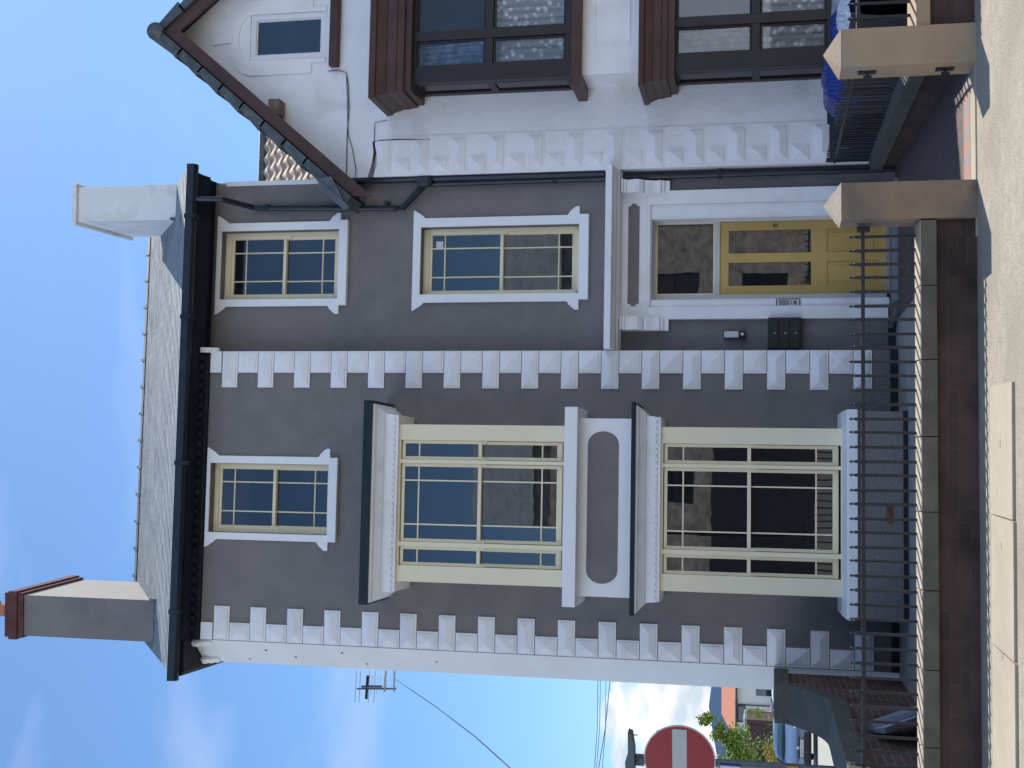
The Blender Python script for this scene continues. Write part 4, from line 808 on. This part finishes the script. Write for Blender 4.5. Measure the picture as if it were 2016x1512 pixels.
# ================================================================ BUNGALOW AND SHED
Bg = thing('bungalow', 'pale bungalow with an orange roof far down the side street', 'house', (-17, 85, 0))
MB().box(-2.2, 14, 0, 8, 0, 3.95).build('wall', palewall, Bg)
g = MB().add([(-3.0, -.5, 3.95), (14.5, -.5, 3.95), (14.5, 4, 5.2), (-1.9, 4, 5.2), (14.5, 8.5, 3.95), (-3.0, 8.5, 3.95)], [(0, 1, 2, 3), (3, 2, 4, 5), (0, 3, 5)]); g.build('roof', orange, Bg)
g = MB().box(-3.0, 14.5, -.55, -.4, 3.85, 3.98); g.tube([(-.35, -.1, 3.9), (-.35, -.1, .3)], .05, 8); g.box(-.6, .1, -.56, -.5, 3.8, 3.99); g.build('gutter', iron, Bg)
for x0, x1, z0, z1 in ((-1.7, -.4, 3.2, 3.85), (.3, 2.1, .9, 2.5), (-1.9, -.7, .8, 2.2)):
    w_ = MB(); frame(w_, x0, x1, z0, z1, .09, -.06, .02); w_ = w_.build('window', palewall if z0 < 3 else dbrown, Bg); MB().box(x0+.08, x1-.08, -.03, -.02, z0+.08, z1-.08).build('pane', dglass, w_)
Sh = thing('garden_shed', 'dark brown shed with a pale edged sloping roof behind the bushes', 'shed', (-12.75, 50, 0))
g = MB().box(-1.6, .66, 0, 2.2, 0, 2.6); g.build('wall', brown, Sh)
for k in range(11): pass
MB().prism([(-1.75, 2.62), (.72, 2.68), (.74, 2.76), (-1.75, 2.70)], -.15, 2.4).build('roof', lgrey, Sh)
g = MB()
for k in range(10): g.box(-1.58+k*.22, -1.55+k*.22, -.02, 0, 0.05, 2.58)
g.build('battens', dbrown, Sh)
t = thing('picket_fence', 'short pale timber fence behind the silver blue car', 'fence', (-11.2, 31, 0))
g = MB()
for k in range(14): g.box(-1.2+k*.13, -1.09+k*.13, 0, .03, 0, 1.15)
g.box(-1.2, .6, .03, .07, .9, 1.0); g.build('boards', mat('pale_timber', (.5, .43, .30), .8, .2, 5), t)
# ================================================================ CARS
def car(label, paint, loc, rotz, plate=None):
    t = thing('parked_car', label, 'car', loc, 'cars parked in the side street', rotz)
    # stations: y, half width low, half width belt, half width top, z low, z belt, z top
    ST = [(0, .62, .66, .60, .30, .62, .66), (.10, .78, .80, .70, .22, .66, .74), (.35, .84, .85, .76, .20, .74, .86), (.80, .85, .86, .76, .20, .84, .97), (1.10, .85, .86, .72, .20, .90, 1.05),
          (1.45, .85, .86, .62, .20, .94, 1.27), (1.80, .85, .86, .60, .20, .95, 1.42), (2.40, .85, .86, .60, .20, .96, 1.49), (3.10, .85, .86, .60, .20, .96, 1.47), (3.60, .84, .85, .58, .22, .96, 1.38), (3.95, .82, .83, .60, .30, .92, 1.05), (4.05, .74, .76, .62, .36, .80, .88)]
    vs = []; ring = 12
    for y, a, b, c, z0, z1, z2 in ST:
        h = [(a*.9, z0), (a, z0+.10), (a+.015, (z0+z1)/2), (b, z1), (c+(b-c)*.35 if z2-z1 > .2 else (b+c)/2, z1+(z2-z1)*.55), (c, z2-.03), (c*.6, z2+.005)]
        r = [(x, y, z) for x, z in h]+[(-x, y, z) for x, z in h[::-1]]; ring = len(r); vs += r
    fs = [(i*ring+k, i*ring+(k+1) % ring, (i+1)*ring+(k+1) % ring, (i+1)*ring+k) for i in range(len(ST)-1) for k in range(ring)]
    fs += [tuple(range(ring))[::-1], tuple(range((len(ST)-1)*ring, len(ST)*ring))]
    b = MB().add(vs, fs).build('body', paint, t, smooth=True)
    ss = b.modifiers.new('sub', 'SUBSURF'); ss.levels = 2; ss.render_levels = 2
    # windscreen
    def P(x, y, z): return (x, y, z)
    g = MB(); n_ = 8; vs = []
    for j, (y, w, z) in enumerate(((1.13, .70, 1.085), (1.30, .665, 1.195), (1.50, .62, 1.305), (1.72, .575, 1.405))):
        for i in range(n_+1):
            u = -1+2*i/n_; vs.append((w*u, y-.02+.07*u*u*.9, z+.012-.035*u*u))
    g.add(vs, [(j*(n_+1)+i, j*(n_+1)+i+1, (j+1)*(n_+1)+i+1, (j+1)*(n_+1)+i) for j in range(3) for i in range(n_)]); w_ = g.build('windscreen', cglass, t, smooth=True)
    so = w_.modifiers.new('th', 'SOLIDIFY'); so.thickness = .012; so.offset = 1
    for s_ in (-1, 1):
        MB().add([(s_*.852, 1.45, .985), (s_*.852, 3.3, .985), (s_*.69, 3.1, 1.36), (s_*.69, 1.95, 1.36), (s_*.862, 1.45, .985), (s_*.862, 3.3, .985), (s_*.70, 3.1, 1.37), (s_*.70, 1.95, 1.37)], [(0,1,2,3),(7,6,5,4),(0,4,5,1),(1,5,6,2),(2,6,7,3),(3,7,4,0)]).build('side_window', cglass, t)
        hl = MB(); hl.lathe([(.0, -.02), (.07, -.015), (.115, .02), (.12, .09)], (0, 0, 0), 20, 'y'); o = hl.build('headlight', lampg, t, smooth=True); o.location = (s_*.585, .16, .70); o.scale = (1.05, 1, .85); o.rotation_euler = (radians(-25), 0, s_*radians(-22))
        m_ = MB().lathe([(0, -.05), (.075, -.045), (.085, .0), (.06, .06), (0, .07)], (0, 0, 0), 14, 'y').build('mirror', paint, t, smooth=True); m_.location = (s_*.93, 1.45, 1.0); m_.scale = (1.2, .8, .8)
        for y in (.72, 3.32):
            wh = MB().lathe([(.20, -.09), (.29, -.09), (.31, -.05), (.31, .05), (.29, .09), (.20, .09)], (s_*.76, y, .31), 28, 'x').build('wheel', rubber, t)
            MB().lathe([(.05, -.10), (.20, -.085), (.20, .085), (.05, .10)], (s_*.765, y, .31), 20, 'x').build('rim', alum, wh)
    g = MB().box(-.50, .50, -.045, .05, .29, .44); g.box(-.36, .36, -.03, .06, .46, .475); g.build('lower_grille', blackpl, t, bevel=.01)
    for a in (-1, 1): MB().box(a*.06, a*.34, -.035, .06, .585, .64).build('upper_grille', blackpl, t, bevel=.012)
    MB().lathe([(.04, 0), (.045, -.02), (.02, -.03)], (0, -.01, .67), 16, 'y').build('badge', alum, t)
    MB().box(-.76, .76, .0, .3, .20, .30).build('front_skirt', blackpl, t, bevel=.03)
    p = MB().box(-.26, .26, -.062, -.05, .47, .58).build('number_plate', platem, t)
    if plate:
        cu = bpy.data.curves.new('plate_text', 'FONT'); cu.body = plate; cu.size = .105; cu.align_x = 'CENTER'; cu.extrude = .001; o = bpy.data.objects.new('plate_text', cu); C.objects.link(o)
        dg = bpy.context.evaluated_depsgraph_get(); me = bpy.data.meshes.new_from_object(o.evaluated_get(dg)); bpy.data.objects.remove(o)
        o = bpy.data.objects.new('plate_letters', me); C.objects.link(o); me.materials.clear(); me.materials.append(blackpl); o.parent = p; o.location = (0, -.064, .487); o.rotation_euler = (pi/2, 0, 0)
    t.scale = (1, 1, .93)
    return t
car('silver blue car seen from the front with its number plate, left of the side wall', carblue, (-8.38, 25.4, 0), radians(3), 'EX55 YYT')
car('white car mostly hidden behind the side wall', carwhite, (-9.0, 37, 0), radians(-6))
car('red car behind the white car and the shed', carred, (-12.6, 56, 0), radians(8))
car('blue car between the brown shed and the silver blue car', mat('car_blue', (.05, .16, .5), .3, .02, 2, coat=.5), (-12.3, 44, 0), radians(20))
# ================================================================ HOUSES ACROSS THE ROAD (seen in the window glass)
def opposite(x0, x1, zt, label):
    t = thing('brick_house', label, 'house', (0, 0, 0), 'brick houses across the road'); g = MB(); y = -27
    holes = [(x0+.9+k*((x1-x0-1.2)/2), x0+2.0+k*((x1-x0-1.2)/2), z, z+1.6) for k in range(2) for z in (.9, 4.0, 6.9) if z+2 < zt]
    wall(g, x0, x1, 0, zt, y, holes, -.15); g.add([(x0, y, 0), (x0, y-8, 0), (x0, y-8, zt), (x0, y-4, zt+3), (x0, y, zt)], [(0, 1, 2, 3, 4)]); g.add([(x1, y, 0), (x1, y-8, 0), (x1, y-8, zt), (x1, y-4, zt+3), (x1, y, zt)], [(0, 1, 2, 3, 4)])
    g.build('wall', obrick, t); (MB().box(x0-.01, x1+.01, y, y+.12, 0, 3.4).build('dark_reflection_slab', dbrown, t) if x0 < 5 else None)  # unseen dark slab added to darken reflections in the lower bay glass
    MB().add([(x0-.1, y+.3, zt-.1), (x1+.1, y+.3, zt-.1), (x1+.1, y-4, zt+3), (x0-.1, y-4, zt+3)], [(0, 1, 2, 3)]).build('roof', slate, t)
    for a, b, c, d in holes:
        f = MB(); frame(f, a, b, c, d, .07, y-.12, y-.06); f.box(a, b, y-.12, y-.06, (c+d)/2-.03, (c+d)/2+.03); f = f.build('window', dbrown, t); MB().box(a+.05, b-.05, y-.10, y-.095, c+.05, d-.05).build('pane', dglass, f)
opposite(-1.6, 5.2, 9.5, 'tall brick house across the road')
opposite(-16, -1.75, 6.3, 'low brick house across the road, further left')
opposite(5.4, 13, 9.0, 'second brick house across the road, further right')
